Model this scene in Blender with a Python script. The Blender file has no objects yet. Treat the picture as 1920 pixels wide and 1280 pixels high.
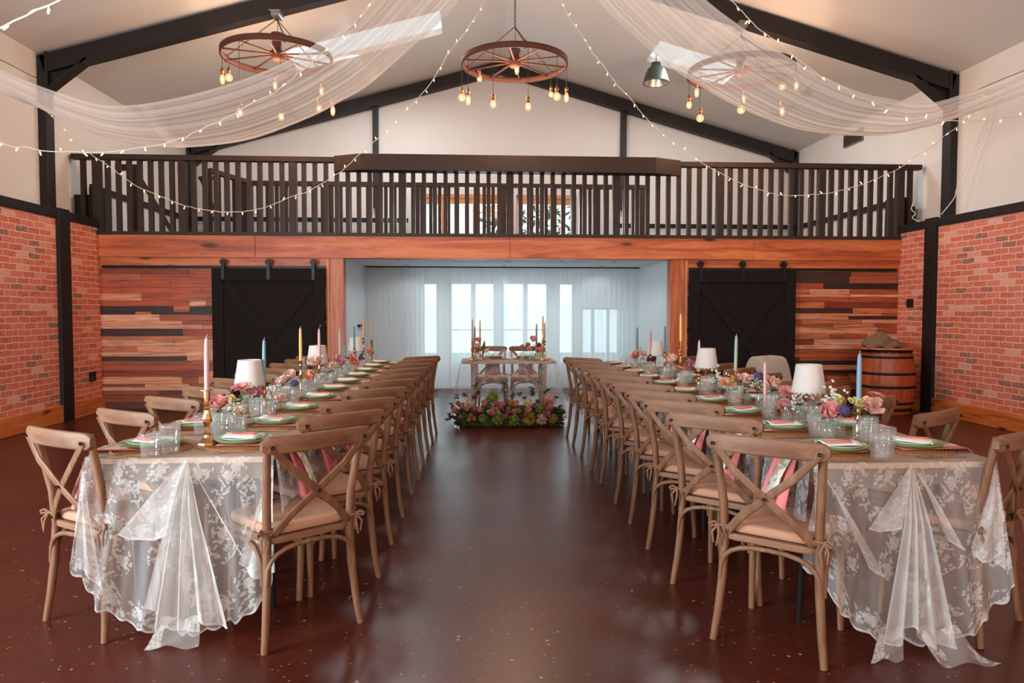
import bpy, math, random
from mathutils import Vector, Matrix, Euler
PI = math.pi
random.seed(7)
S = bpy.context.scene
COL = S.collection

# ---------------------------------------------------------------- camera
F, PITCH, YAW, ROLL, CH = 1340.5, 0.0423, 0.05846, 0.00086, 1.371
def cam_axes():
    cy, sy, cp, sp = math.cos(YAW), math.sin(YAW), math.cos(PITCH), math.sin(PITCH)
    f = Vector((sy*cp, cy*cp, -sp)); r = Vector((cy, -sy, 0)); u = r.cross(f)
    c, s = math.cos(ROLL), math.sin(ROLL)
    return c*r + s*u, c*u - s*r, f
CR, CU, CF = cam_axes()
cd = bpy.data.cameras.new('camera'); cam = bpy.data.objects.new('camera', cd); COL.objects.link(cam)
cd.sensor_width = 36; cd.lens = 36*F/1920; cd.clip_end = 200; cd.clip_start = .05
cam.matrix_world = Matrix(((CR.x, CU.x, -CF.x, 0), (CR.y, CU.y, -CF.y, 0), (CR.z, CU.z, -CF.z, CH), (0, 0, 0, 1)))
S.camera = cam
def at(u, v, Y):          # measured point of the photograph at room depth Y
    d = CR*((u-960)/F) + CU*((640-v)/F) + CF
    return d*(Y/d.y) + Vector((0, 0, CH))
def atz(u, v, Z):
    d = CR*((u-960)/F) + CU*((640-v)/F) + CF
    return d*((Z-CH)/d.z) + Vector((0, 0, CH))

# ---------------------------------------------------------------- light
S.view_settings.view_transform = 'Standard'; S.view_settings.look = 'None'
S.view_settings.exposure = 0.14; S.view_settings.gamma = 1.0; S.view_settings.use_curve_mapping = False
W = bpy.data.worlds.new('sky'); S.world = W; W.use_nodes = True
bg = W.node_tree.nodes['Background']; bg.inputs[0].default_value = (.74, .90, .95, 1); bg.inputs[1].default_value = 1.45
S.cycles.max_bounces = 8; S.cycles.diffuse_bounces = 4; S.cycles.glossy_bounces = 3
S.cycles.transmission_bounces = 6; S.cycles.transparent_max_bounces = 24
S.cycles.caustics_reflective = False; S.cycles.caustics_refractive = False
S.cycles.sample_clamp_indirect = 3.0; S.cycles.use_denoising = True
def area(name, loc, target, sx, sy, power, color):
    l = bpy.data.lights.new(name, 'AREA'); l.shape = 'RECTANGLE'; l.size = sx; l.size_y = sy
    l.energy = power; l.color = color
    o = bpy.data.objects.new(name, l); COL.objects.link(o); o.location = loc
    o.rotation_euler = (Vector(target)-Vector(loc)).to_track_quat('-Z', 'Y').to_euler()
    return o
# daylight through the glazed wall behind the camera and its side window
area('daylight_rear_glazing', (.6, -8.8, 3.6), (.6, 6, 3.6), 10, 3.6, 1000, (1, .87, .79))
area('daylight_side_window', (-4.95, 1.4, 1.6), (-1, 3.6, .9), 3.0, 2.0, 880, (.74, .91, 1))
# daylight through the doors behind the sheers and through the upstairs window
area('daylight_garden_doors', (.6, 13.9, 1.35), (.6, 9, .9), 3.6, 2.2, 75, (.78, .95, 1))
area('daylight_left_skylight', (-1.62, 11.65, 5.60), (-1.3, 11.6, 0), 2.1, .8, 150, (.84, .94, 1))
area('daylight_right_skylight', (3.63, 11.65, 5.35), (3.3, 11.6, 0), 1.1, .8, 90, (.84, .94, 1))
area('daylight_gallery_window', (.7, 14.6, 3.2), (.7, 9, 3.0), 1.9, 1.1, 200, (.80, .93, 1))

# ---------------------------------------------------------------- mesh helpers
class MB:
    def __init__(s): s.v = []; s.f = []; s.uv = []; s.c = []; s.sm = []; s.mi = []; s.cur = (1, 1, 1); s.mat = 0
    def add(s, vs, fs, uvs=None, smooth=False, xf=None):
        n = len(s.v)
        if xf is not None: vs = [xf @ Vector(p) for p in vs]
        s.v += [tuple(p) for p in vs]
        for f in fs:
            s.f.append(tuple(n+i for i in f)); s.sm.append(smooth); s.c.append(s.cur); s.mi.append(s.mat)
            s.uv.append([uvs[i] for i in f] if uvs else [(0, 0)]*len(f))
        return s
    def box(s, a, b, xf=None):
        (x0, y0, z0), (x1, y1, z1) = [min(p, q) for p, q in zip(a, b)], [max(p, q) for p, q in zip(a, b)]
        vs = [(x0,y0,z0),(x1,y0,z0),(x1,y1,z0),(x0,y1,z0),(x0,y0,z1),(x1,y0,z1),(x1,y1,z1),(x0,y1,z1)]
        return s.add(vs, [(0,3,2,1),(4,5,6,7),(0,1,5,4),(1,2,6,5),(2,3,7,6),(3,0,4,7)], xf=xf)
    def bar(s, p, q, w, h, up=(0, 0, 1)):       # a rectangular bar from p to q; w sideways, h along up
        p, q = Vector(p), Vector(q); d = (q-p).normalized(); u = Vector(up); x = d.cross(u)
        if x.length < 1e-4: x = d.cross(Vector((1, 0, 0)))
        x.normalize(); u = x.cross(d); vs = []
        for e in (p, q):
            for a, b in ((-1,-1),(1,-1),(1,1),(-1,1)): vs.append(e + x*(a*w/2) + u*(b*h/2))
        return s.add(vs, [(3,2,1,0),(4,5,6,7),(0,1,5,4),(1,2,6,5),(2,3,7,6),(3,0,4,7)])
    def tube(s, pts, r, n=8, flat=None, ref=(0, 0, 1), caps=True, xf=None):
        # round (or flat: (wide, thick) section) tube through pts; r a number or list
        P = [Vector(p) for p in pts]; m = len(P); R = r if isinstance(r, (list, tuple)) else [r]*m
        vs = []; prev = None
        for i in range(m):
            d = (P[min(i+1, m-1)] - P[max(i-1, 0)]).normalized()
            if prev is None:
                x = d.cross(Vector(ref))
                if x.length < 1e-3: x = d.cross(Vector((1, 0, 0)))
            else: x = prev - d*prev.dot(d)
            x.normalize(); prev = x; y = d.cross(x)
            for k in range(n):
                a = 2*PI*k/n; ca, sa = math.cos(a), math.sin(a)
                if flat:
                    e = .55; ca = math.copysign(abs(ca)**e, ca); sa = math.copysign(abs(sa)**e, sa)
                    vs.append(P[i] + x*(ca*flat[0]*R[i]) + y*(sa*flat[1]*R[i]))
                else: vs.append(P[i] + x*(ca*R[i]) + y*(sa*R[i]))
        fs = [(i*n+k, i*n+(k+1) % n, (i+1)*n+(k+1) % n, (i+1)*n+k) for i in range(m-1) for k in range(n)]
        s.add(vs, fs, smooth=True, xf=xf)
        if caps:
            s.add(vs[:n], [tuple(range(n-1, -1, -1))], xf=xf); s.add(vs[-n:], [tuple(range(n))], xf=xf)
        return s
    def lathe(s, prof, n=16, xf=None, smooth=True, wob=None):   # prof: (radius, z)
        vs = []; m = len(prof)
        for r, z in prof:
            for k in range(n):
                a = 2*PI*k/n; q = r*(wob(k) if wob else 1)
                vs.append((q*math.cos(a), q*math.sin(a), z))
        fs = [(i*n+k, i*n+(k+1) % n, (i+1)*n+(k+1) % n, (i+1)*n+k) for i in range(m-1) for k in range(n)]
        return s.add(vs, fs, smooth=smooth, xf=xf)
    def disc(s, r, z, n=16, xf=None):
        return s.add([(r*math.cos(2*PI*k/n), r*math.sin(2*PI*k/n), z) for k in range(n)], [tuple(range(n))], xf=xf)
    def prism(s, poly, z0, z1, xf=None):        # poly in xy, extruded along z
        n = len(poly); vs = [(x, y, z0) for x, y in poly] + [(x, y, z1) for x, y in poly]
        return s.add(vs, [tuple(range(n-1, -1, -1)), tuple(range(n, 2*n))] + [(i, (i+1) % n, n+(i+1) % n, n+i) for i in range(n)], xf=xf)
    def grid(s, fn, nu, nv, uvfn=None, smooth=True, xf=None):
        vs = []; uv = []
        for i in range(nu+1):
            for j in range(nv+1):
                a, b = i/nu, j/nv; vs.append(fn(a, b)); uv.append(uvfn(a, b) if uvfn else (a, b))
        w = nv+1
        return s.add(vs, [(i*w+j, (i+1)*w+j, (i+1)*w+j+1, i*w+j+1) for i in range(nu) for j in range(nv)], uv, smooth, xf)
    def sphere(s, c, r, n=10, m=6, sc=(1, 1, 1), xf=None):
        vs = [(c[0]+r*sc[0]*math.sin(PI*i/m)*math.cos(2*PI*k/n), c[1]+r*sc[1]*math.sin(PI*i/m)*math.sin(2*PI*k/n), c[2]+r*sc[2]*math.cos(PI*i/m)) for i in range(m+1) for k in range(n)]
        return s.add(vs, [(i*n+k, (i+1)*n+k, (i+1)*n+(k+1) % n, i*n+(k+1) % n) for i in range(m) for k in range(n)], smooth=True, xf=xf)
    def build(s, name, mat, parent=None, bevel=0, solid=0, weld=False):
        me = bpy.data.meshes.new(name); me.from_pydata(s.v, [], s.f)
        me.polygons.foreach_set('use_smooth', s.sm)
        ul = me.uv_layers.new(name='UVMap')
        ul.data.foreach_set('uv', [t for f in s.uv for p in f for t in p])
        if any(c != (1, 1, 1) for c in s.c):
            ca = me.color_attributes.new('tint', 'FLOAT_COLOR', 'CORNER')
            ca.data.foreach_set('color', [t for f, c in zip(s.f, s.c) for _ in f for t in (*c, 1)])
        for m in (mat if isinstance(mat, (list, tuple)) else [mat]): me.materials.append(m)
        if any(s.mi): me.polygons.foreach_set('material_index', s.mi)
        me.update()
        o = bpy.data.objects.new(name, me); COL.objects.link(o)
        if parent: o.parent = parent
        if bevel:
            b = o.modifiers.new('bevel', 'BEVEL'); b.width = bevel; b.segments = 2; b.limit_method = 'ANGLE'; b.angle_limit = .9
        if solid:
            b = o.modifiers.new('solid', 'SOLIDIFY'); b.thickness = solid; b.offset = 0
        return o
def tag(o, label=None, cat=None, group=None, kind=None):
    if label: o['label'] = label
    if cat: o['category'] = cat
    if group: o['group'] = group
    if kind: o['kind'] = kind
    return o
def empty(name, loc=(0, 0, 0), rz=0, label=None, cat=None, group=None):
    o = bpy.data.objects.new(name, None); COL.objects.link(o); o.location = loc; o.rotation_euler = (0, 0, rz)
    o.empty_display_size = .1
    return tag(o, label, cat, group)
KIDS = {}
def copy_tree(o, parent=None):
    c = o.copy(); COL.objects.link(c)
    if parent: c.parent = parent
    for ch in list(o.children): copy_tree(ch, c)
    return c
def inst(proto, loc, rz=0, label=None, cat=None, group=None, used=set(), rot=None, scale=None):
    # the first call moves the prototype itself, later ones copy it with its parts
    if proto.name in used: o = copy_tree(proto)
    else: o = proto; used.add(proto.name)
    o.location = loc; o.rotation_euler = rot if rot else (0, 0, rz)
    if scale: o.scale = (scale,)*3
    return tag(o, label, cat, group)
def struct(o, label=None, cat=None): return tag(o, label, cat, None, 'structure')
ORD = 'first second third fourth fifth sixth seventh eighth ninth tenth eleventh twelfth thirteenth fourteenth fifteenth'.split()

# ---------------------------------------------------------------- materials
class NT:
    def __init__(s, name):
        s.m = bpy.data.materials.new(name); s.m.use_nodes = True; s.t = s.m.node_tree; s.N = s.t.nodes; s.N.clear()
        s.out = s.N.new('ShaderNodeOutputMaterial')
    def n(s, typ, **kw):
        o = s.N.new('ShaderNode'+typ)
        for k, v in kw.items():
            if k.startswith('i_'):
                key = k[2:]; key = int(key) if key.isdigit() else key.replace('_', ' ')
                s.set(o.inputs[key], v)
            else: setattr(o, k, v)
        return o
    def set(s, inp, v):
        if isinstance(v, bpy.types.NodeSocket): s.t.links.new(v, inp)
        elif isinstance(v, bpy.types.Node): s.t.links.new(v.outputs[0], inp)
        else:
            if isinstance(v, (tuple, list)) and len(v) == 3 and inp.type == 'RGBA': v = (*v, 1)
            inp.default_value = v
    def math(s, op, a, b=0.0, c=None, clamp=False):
        o = s.n('Math', operation=op, use_clamp=clamp); s.set(o.inputs[0], a); s.set(o.inputs[1], b)
        if c is not None: s.set(o.inputs[2], c)
        return o.outputs[0]
    def coord(s, which='Object'): return s.n('TexCoord').outputs[which]
    def map(s, vec, scale=(1, 1, 1), rot=(0, 0, 0), loc=(0, 0, 0)):
        o = s.n('Mapping'); s.set(o.inputs['Vector'], vec); o.inputs['Scale'].default_value = scale; o.inputs['Rotation'].default_value = rot; o.inputs['Location'].default_value = loc
        return o.outputs[0]
    def noise(s, vec, scale, detail=4, rough=.55, dist=0): 
        o = s.n('TexNoise'); s.set(o.inputs['Vector'], vec); o.inputs['Scale'].default_value = scale; o.inputs['Detail'].default_value = detail
        o.inputs['Roughness'].default_value = rough; o.inputs['Distortion'].default_value = dist
        return o.outputs[0]
    def ramp(s, fac, stops, interp='LINEAR'):
        o = s.n('ValToRGB'); s.set(o.inputs[0], fac); e = o.color_ramp.elements; o.color_ramp.interpolation = interp
        while len(e) < len(stops): e.new(.5)
        for x, (p, c) in zip(e, stops):
            x.position = p; x.color = (*c, 1) if isinstance(c, tuple) else (c, c, c, 1)
        return o.outputs[0]
    def mix(s, fac, a, b, mode='MIX'):
        o = s.n('Mix', data_type='RGBA', blend_type=mode); s.set(o.inputs[0], fac); s.set(o.inputs[6], a); s.set(o.inputs[7], b)
        return o.outputs[2]
    def bump(s, h, strength=.3, dist=.01):
        o = s.n('Bump'); s.set(o.inputs['Height'], h); o.inputs['Strength'].default_value = strength; o.inputs['Distance'].default_value = dist
        return o.outputs[0]
    def bsdf(s, color, rough=.5, metal=0, spec=.5, normal=None, **kw):
        o = s.n('BsdfPrincipled'); s.set(o.inputs['Base Color'], color); s.set(o.inputs['Roughness'], rough); s.set(o.inputs['Metallic'], metal)
        s.set(o.inputs['Specular IOR Level'], spec)
        if normal is not None: s.set(o.inputs['Normal'], normal)
        for k, v in kw.items(): s.set(o.inputs[k.replace('_', ' ')], v)
        return o.outputs[0]
    def done(s, shader): s.t.links.new(shader, s.out.inputs[0]); return s.m
    def shmix(s, fac, a, b):
        o = s.n('MixShader'); s.set(o.inputs[0], fac); s.t.links.new(a, o.inputs[1]); s.t.links.new(b, o.inputs[2]); return o.outputs[0]

def plain(name, col, rough=.6, metal=0, var=.12, scale=6, spec=.5, bump=0, **kw):
    t = NT(name); co = t.coord(); n = t.noise(co, scale, 4)
    c = t.mix(n, tuple(x*(1-var) for x in col), tuple(min(1, x*(1+var)) for x in col))
    nm = t.bump(t.noise(co, scale*12, 3), bump, .004) if bump else None
    return t.done(t.bsdf(c, rough, metal, spec, nm, **kw))
def wood(name, dark, mid, light, axis='X', scale=1.0, rough=.5, knots=False, spec=.4, bump=.15):
    t = NT(name); co = t.coord()
    sc = {'X': (.35, 4, 4), 'Y': (4, .35, 4), 'Z': (4, 4, .35)}[axis]; sc = tuple(a*scale for a in sc)
    v = t.map(co, sc); g = t.noise(v, 2.2, 6, .6, .8); fine = t.noise(t.map(co, tuple(a*6 for a in sc)), 3, 3, .6)
    k = t.math('ADD', t.math('MULTIPLY', g, .78), t.math('MULTIPLY', fine, .22))
    c = t.ramp(k, [(.30, dark), (.46, mid), (.62, light), (.78, mid)])
    if knots:
        vo = t.n('TexVoronoi'); t.set(vo.inputs['Vector'], t.map(co, {'X': (.8, 2.4, 2.4), 'Y': (2.4, .8, 2.4), 'Z': (2.4, 2.4, .8)}[axis])); vo.inputs['Scale'].default_value = 1.7
        kn = t.ramp(t.math('ADD', vo.outputs['Distance'], t.math('MULTIPLY', g, .22)), [(.17, 1.0), (.27, 0.0)])
        c = t.mix(kn, c, tuple(x*.35 for x in dark))
    return t.done(t.bsdf(c, rough, 0, spec, t.bump(fine, bump, .003)))

M = {}
M['wall'] = plain('wall_paint', (.66, .595, .55), .85, var=.03, scale=2)
M['ceiling'] = plain('ceiling_paint', (.68, .615, .575), .85, var=.03, scale=1.5)
M['recess'] = plain('recess_paint', (.74, .78, .79), .8, var=.03, scale=2)
M['black_timber'] = plain('black_timber', (.013, .010, .0095), .55, var=.35, scale=9, bump=.15, spec=.2)
M['brown_black'] = plain('brown_black_paint', (.036, .019, .0135), .5, var=.3, scale=9, bump=.1, spec=.2)
M['steel'] = plain('dark_steel', (.022, .0175, .016), .5, var=.25, scale=5, bump=.1, spec=.2)
M['door_black'] = plain('door_black', (.0150, .0112, .0108), .8, var=.2, scale=12, bump=.2, spec=.06)
M['iron'] = plain('black_iron', (.010, .009, .009), .4, var=.3, scale=20, spec=.2)
M['beam'] = wood('beam_timber', (.17, .026, .007), (.42, .085, .022), (.60, .175, .058), 'X', .9, .45, True)
M['post'] = wood('post_timber', (.17, .032, .010), (.36, .075, .022), (.50, .15, .05), 'Z', 1.2, .45, True)
M['edge'] = wood('pale_edge_timber', (.42, .13, .045), (.55, .20, .075), (.6, .24, .1), 'Z', 1, .5)
M['skirting'] = wood('skirting_timber', (.17, .026, .007), (.50, .125, .028), (.66, .22, .06), 'Y', 1.3, .4, True)
def brick():
    t = NT('brick'); uv = t.coord('UV')
    wob = t.noise(uv, 9, 2); w2 = t.n('Vector Math'.replace(' ', ''), operation='SCALE') if False else None
    nz = t.n('TexNoise'); t.set(nz.inputs['Vector'], uv); nz.inputs['Scale'].default_value = 7; nz.inputs['Detail'].default_value = 2
    off = t.n('VectorMath', operation='SCALE'); t.set(off.inputs[0], nz.outputs['Color']); off.inputs['Scale'].default_value = .03
    ad = t.n('VectorMath', operation='ADD'); t.set(ad.inputs[0], uv); t.set(ad.inputs[1], off.outputs[0])
    b = t.n('TexBrick'); t.set(b.inputs['Vector'], ad.outputs[0])
    b.offset = .5; b.inputs['Color1'].default_value = (0, 0, 0, 1); b.inputs['Color2'].default_value = (1, 1, 1, 1); b.inputs['Mortar'].default_value = (.5, .5, .5, 1)
    b.inputs['Scale'].default_value = 1; b.inputs['Mortar Size'].default_value = .008; b.inputs['Mortar Smooth'].default_value = .25
    b.inputs['Brick Width'].default_value = .225; b.inputs['Row Height'].default_value = .0735; b.inputs['Bias'].default_value = 0
    c = t.ramp(b.outputs['Color'], [(0, (0.124, 0.088, 0.073)), (.07, (0.153, 0.100, 0.083)), (.09, (0.389, 0.071, 0.040)), (.3, (0.543, 0.112, 0.066)), (.55, (0.614, 0.159, 0.100)), (.8, (0.448, 0.077, 0.042)), (.9, (0.637, 0.201, 0.136)), (.95, (0.661, 0.366, 0.271)), (1, (0.684, 0.425, 0.330))])
    n2 = t.noise(uv, 30, 5, .65)
    c = t.mix(t.ramp(n2, [(.36, 0.0), (.68, .75)]), c, (0.708, 0.248, 0.171))
    c = t.mix(t.ramp(t.noise(uv, 55, 4, .7), [(.30, .45), (.48, 0.0)]), c, (.16, .032, .02))
    c = t.mix(b.outputs['Fac'], c, (0.750, 0.401, 0.289))
    h = t.math('ADD', t.math('MULTIPLY', b.outputs['Fac'], -1.0), t.math('MULTIPLY', n2, .5))
    return t.done(t.bsdf(c, .85, 0, .25, t.bump(h, .75, .014)))
M['brick'] = brick()
def planks():
    t = NT('reclaimed_planks'); at_ = t.n('Attribute', attribute_name='tint').outputs['Color']; co = t.coord()
    g = t.noise(t.map(co, (.9, 9, 16)), 2.4, 6, .65, .6); f = t.noise(t.map(co, (3, 30, 70)), 3, 3)
    k = t.math('ADD', t.math('MULTIPLY', g, .8), t.math('MULTIPLY', f, .2))
    sh = t.ramp(k, [(.33, .25), (.47, .8), (.60, 1.12), (.8, .85)])
    return t.done(t.bsdf(t.mix(1.0, at_, sh, 'MULTIPLY'), .5, 0, .4, t.bump(f, .25, .004)))
M['planks'] = planks()
def floor():
    t = NT('polished_concrete'); co = t.coord()
    n1 = t.noise(co, .9, 5, .6); n2 = t.noise(co, 24, 5, .7)
    c = t.mix(t.ramp(n1, [(.35, 0.0), (.65, 1.0)]), (.050, .0084, .0046), (.086, .0150, .0076))
    c = t.mix(t.ramp(n2, [(.35, .35), (.62, 0.0)]), c, (.011, .005, .0045))
    def chips(scale, thr, soft, prob, col, c):
        v = t.n('TexVoronoi'); t.set(v.inputs['Vector'], co); v.inputs['Scale'].default_value = scale
        r = t.n('SeparateColor'); t.set(r.inputs[0], v.outputs['Color'])
        d = t.ramp(t.math('ADD', v.outputs['Distance'], t.math('MULTIPLY', n2, .12)), [(thr, 1.0), (thr+soft, 0.0)])
        return t.mix(t.math('MULTIPLY', d, t.ramp(r.outputs[0], [(prob, 1.0), (prob+.02, 0.0)])), c, col)
    c = chips(34,   .20, .05, .20, (.23, .12, .085), c); c = chips(19, .17, .04, .07, (.36, .22, .16), c)
    c = chips(45, .2, .08, .2, (.008, .005, .005), c)
    # hairline control joints
    ro = t.ramp(t.noise(co, 1.3, 4), [(.3, .29), (.7, .34)])
    return t.done(t.bsdf(c, ro, 0, .36, t.bump(n2, .03, .003)))
M['floor'] = floor()
def cloth(name, col, alpha, trans=.5, fold=0, rough=.9):
    # woven fabric one can partly see through
    t = NT(name); d = t.n('BsdfDiffuse', i_Color=col).outputs[0]; tr = t.n('BsdfTranslucent', i_Color=col).outputs[0]
    b = t.shmix(trans, d, tr); tp = t.n('BsdfTransparent').outputs[0]
    if fold:
        fv = t.n('SeparateXYZ'); t.set(fv.inputs[0], t.coord('UV'))
        g = t.noise(t.map(t.coord('UV'), (fold, .15, 1)), 1, 3); a = t.ramp(g, [(.3, alpha*.82), (.7, min(1, alpha*1.12))])
    else: a = alpha
    return t.done(t.shmix(a, tp, b))
M['sheer'] = cloth('sheer_curtain', (.80, .86, .87), .36, .6, 26)
M['sheer_thick'] = cloth('gathered_sheer', (.82, .87, .88), .62, .55, 26)
M['drape'] = cloth('ceiling_drape', (.96, .91, .88), .60, .6, 40)
M['tulle'] = cloth('thin_tulle', (.78, .76, .73), .30, .4)
M['cover'] = cloth('cream_cover', (.62, .56, .50), .86, .4)
def lace(name, net=.42, col=(.76, .72, .68), flow=.9):
    t = NT(name); uv = t.coord('UV'); nb = t.noise(uv, 3.1, 2); 
    def motif(scale, r, petals, depth, thr, seed):
        mp = t.map(uv, (1, 1, 1), (0, 0, seed), (seed*3.7, seed*1.9, 0))
        v = t.n('TexVoronoi', voronoi_dimensions='2D'); t.set(v.inputs['Vector'], mp); v.inputs['Scale'].default_value = scale
        if True: v.inputs['Randomness'].default_value = .8
        loc = t.n('VectorMath', operation='SUBTRACT'); t.set(loc.inputs[0], mp); t.set(loc.inputs[1], v.outputs['Position'])
        sp = t.n('SeparateXYZ'); t.set(sp.inputs[0], loc.outputs[0])
        sc = t.n('SeparateColor'); t.set(sc.inputs[0], v.outputs['Color'])
        an = t.math('ADD', t.math('ARCTAN2', sp.outputs[1], sp.outputs[0]), t.math('MULTIPLY', sc.outputs[0], 6.28))
        ln = t.n('VectorMath', operation='LENGTH'); t.set(ln.inputs[0], loc.outputs[0])
        pr = t.math('MULTIPLY', t.math('ADD', 1-depth, t.math('MULTIPLY', t.math('ABSOLUTE', t.math('SINE', t.math('MULTIPLY', an, petals/2))), depth)), r)
        q = t.math('DIVIDE', ln.outputs['Value'], pr)
        inside = t.math('LESS_THAN', q, 1.0)
        ring = t.math('ADD', .62, t.math('MULTIPLY', t.math('SINE', t.math('MULTIPLY', q, 15)), .38))
        on = t.math('GREATER_THAN', sc.outputs[1], thr)
        return t.math('MULTIPLY', t.math('MULTIPLY', inside, ring), on)
    rose = motif(7.2, .026, 7, .28, .15, 0.0); bud = motif(25, .013, 5, .6, .62, 1.3); lf = motif(44, .0115, 2, .84, .45, 2.2); lf2 = motif(36, .0125, 2, .85, .58, .7)
    v = t.n('TexVoronoi', voronoi_dimensions='2D'); t.set(v.inputs['Vector'], uv); v.inputs['Scale'].default_value = 7.2; v.inputs['Randomness'].default_value = .8
    loc = t.n('VectorMath', operation='SUBTRACT'); t.set(loc.inputs[0], uv); t.set(loc.inputs[1], v.outputs['Position'])
    sp = t.n('SeparateXYZ'); t.set(sp.inputs[0], loc.outputs[0]); sc = t.n('SeparateColor'); t.set(sc.inputs[0], v.outputs['Color'])
    th = t.math('MULTIPLY', sc.outputs[2], 6.28); co, si = t.math('COSINE', th), t.math('SINE', th)
    xr = t.math('ADD', t.math('MULTIPLY', sp.outputs[0], co), t.math('MULTIPLY', sp.outputs[1], si)); yr = t.math('SUBTRACT', t.math('MULTIPLY', sp.outputs[1], co), t.math('MULTIPLY', sp.outputs[0], si))
    yb = t.math('ADD', yr, t.math('MULTIPLY', t.math('MULTIPLY', xr, xr), 5.0))
    el = t.math('ADD', t.math('POWER', t.math('DIVIDE', xr, .098), 2.0), t.math('POWER', t.math('DIVIDE', yb, .046), 2.0))
    band = t.math('LESS_THAN', el, 1.0)
    small = t.math('MULTIPLY', t.math('MAXIMUM', t.math('MAXIMUM', bud, lf), lf2), band)
    m = t.math('MAXIMUM', rose, small)
    al = t.math('ADD', net, t.math('MULTIPLY', m, flow-net), clamp=True)
    d = t.n('BsdfDiffuse', i_Color=col).outputs[0]; tr = t.n('BsdfTranslucent', i_Color=col).outputs[0]
    return t.done(t.shmix(al, t.n('BsdfTransparent').outputs[0], t.shmix(.4, d, tr)))
M['apron'] = plain('shaded_table_apron', (.15, .085, .055), .7)  # brown wood, with the shadow under the tabletop darkened into its colour
M['lace_fold'] = lace('gathered_lace', .48, (.78, .75, .72), .78)
M['lace'] = lace('white_lace', .28, (.74, .71, .68), .78)
M['lace_top'] = lace('white_lace_top', .72, (.68, .52, .41), .8)
M['lace_fine'] = lace('clear_lace', .14, (.75, .73, .70), .5)
M['oak'] = wood('limed_oak', (.105, .040, .018), (.157, .068, .032), (.215, .108, .057), 'Z', 2.2, .55, bump=.1)
M['oak_rail'] = wood('limed_oak_rail', (.105, .040, .018), (.157, .068, .032), (.215, .108, .057), 'X', 2.2, .55, bump=.1)
M['table_wood'] = wood('table_top_wood', (.34, .22, .14), (.44, .30, .20), (.52, .37, .26), 'Y', 1.5, .6)
M['rustic'] = wood('rustic_table_wood', (.17, .10, .075), (.27, .17, .13), (.36, .25, .19), 'X', 1.6, .6)
M['barrel'] = wood('barrel_oak', (.12, .016, .005), (.30, .052, .012), (.42, .095, .025), 'Z', 1.6, .45)
M['cushion'] = plain('cushion_linen', (.40, .205, .125), .9, var=.1, scale=14, bump=.2)
M['tie'] = plain('cushion_tie', (.20, .095, .055), .9, var=.2, scale=20)
M['bolt'] = plain('dark_bolt', (.03, .022, .018), .45, .6)
M['brass'] = plain('polished_brass', (.68, .36, .15), .24, 1, var=.12, scale=14)
M['gold'] = plain('gold_cutlery', (.45, .38, .33), .3, 1, var=.08)
M['wick'] = plain('candle_wick', (.5, .45, .4), .9)
def wax(name, col): return plain(name, col, .45, var=.04, scale=8, Subsurface_Weight=.12, Subsurface_Radius=(.02, .012, .008))
WAX = {'pink': wax('pink_wax', (.58, .34, .32)), 'blue': wax('blue_wax', (.14, .27, .34)), 'yellow': wax('yellow_wax', (.72, .40, .11)),
       'sage': wax('sage_wax', (.27, .33, .26)), 'dusky': wax('dusky_blue_wax', (.09, .15, .17)), 'rose': wax('rose_wax', (.47, .22, .18)), 'amber': wax('amber_wax', (.62, .24, .06))}
M['shade'] = cloth('lamp_shade', (.74, .70, .66), 1.0, .35)
def glass(name, tint, body, rough=.05):
    t = NT(name); lw = t.n('LayerWeight', i_Blend=.35)
    tp = t.n('BsdfTransparent', i_Color=tint).outputs[0]; gl = t.n('BsdfGlossy', i_Color=(1, 1, 1), i_Roughness=rough).outputs[0]
    df = t.n('BsdfDiffuse', i_Color=(.8, .8, .78)).outputs[0]
    fr = t.ramp(lw.outputs['Facing'], [(0, .02), (.7, .05), (.9, .18), (1, .4)])
    return t.done(t.shmix(fr, t.shmix(body, tp, df), gl))
M['glass'] = glass('ribbed_glass', (.965, .97, .97), .055, .05)
M['vase_glass'] = glass('vase_glass', (.93, .96, .94), .06)
M['pane'] = glass('window_pane', (.95, .98, 1), .02)
M['green_glaze'] = plain('green_glaze', (.22, .32, .10), .2, var=.05)
M['mint_glaze'] = plain('mint_glaze', (.42, .58, .50), .2, var=.05)
M['white_paper'] = plain('white_paper', (.78, .74, .70), .8, var=.03)
M['pink_linen'] = plain('pink_linen', (.62, .175, .165), .85, var=.12, scale=9)
M['coral'] = plain('coral_paper', (.68, .20, .17), .8)
def floral():
    t = NT('floral_print'); uv = t.coord('UV'); n = t.noise(uv, 30, 3)
    c = t.mix(t.ramp(n, [(.5, 0.0), (.56, 1.0)]), (.72, .68, .62), (.30, .38, .22))
    n2 = t.noise(t.map(uv, loc=(3, 5, 0)), 24, 2); c = t.mix(t.ramp(n2, [(.6, 0.0), (.64, 1.0)]), c, (.66, .30, .28))
    return t.done(t.bsdf(c, .85))
M['floral'] = floral()
def wicker():
    t = NT('woven_rush'); co = t.coord(); g = t.n('SeparateXYZ'); t.set(g.inputs[0], co)
    an = t.math('ARCTAN2', g.outputs[1], g.outputs[0]); ln = t.n('VectorMath', operation='LENGTH'); t.set(ln.inputs[0], co)
    w = t.math('SINE', t.math('ADD', t.math('MULTIPLY', an, 110), t.math('MULTIPLY', ln.outputs['Value'], 450)))
    k = t.math('ADD', t.math('MULTIPLY', w, .35), t.math('MULTIPLY', t.noise(co, 60, 3), .65))
    c = t.ramp(k, [(.1, (.19, .080, .026)), (.45, (.30, .13, .045)), (.75, (.42, .20, .08))])
    return t.done(t.bsdf(c, .75, 0, .3, t.bump(w, .25, .002)))
M['wicker'] = wicker()
M['rust'] = plain('rusty_iron', (.10, .028, .015), .7, var=.45, scale=18, metal=.2, bump=.3)
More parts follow.
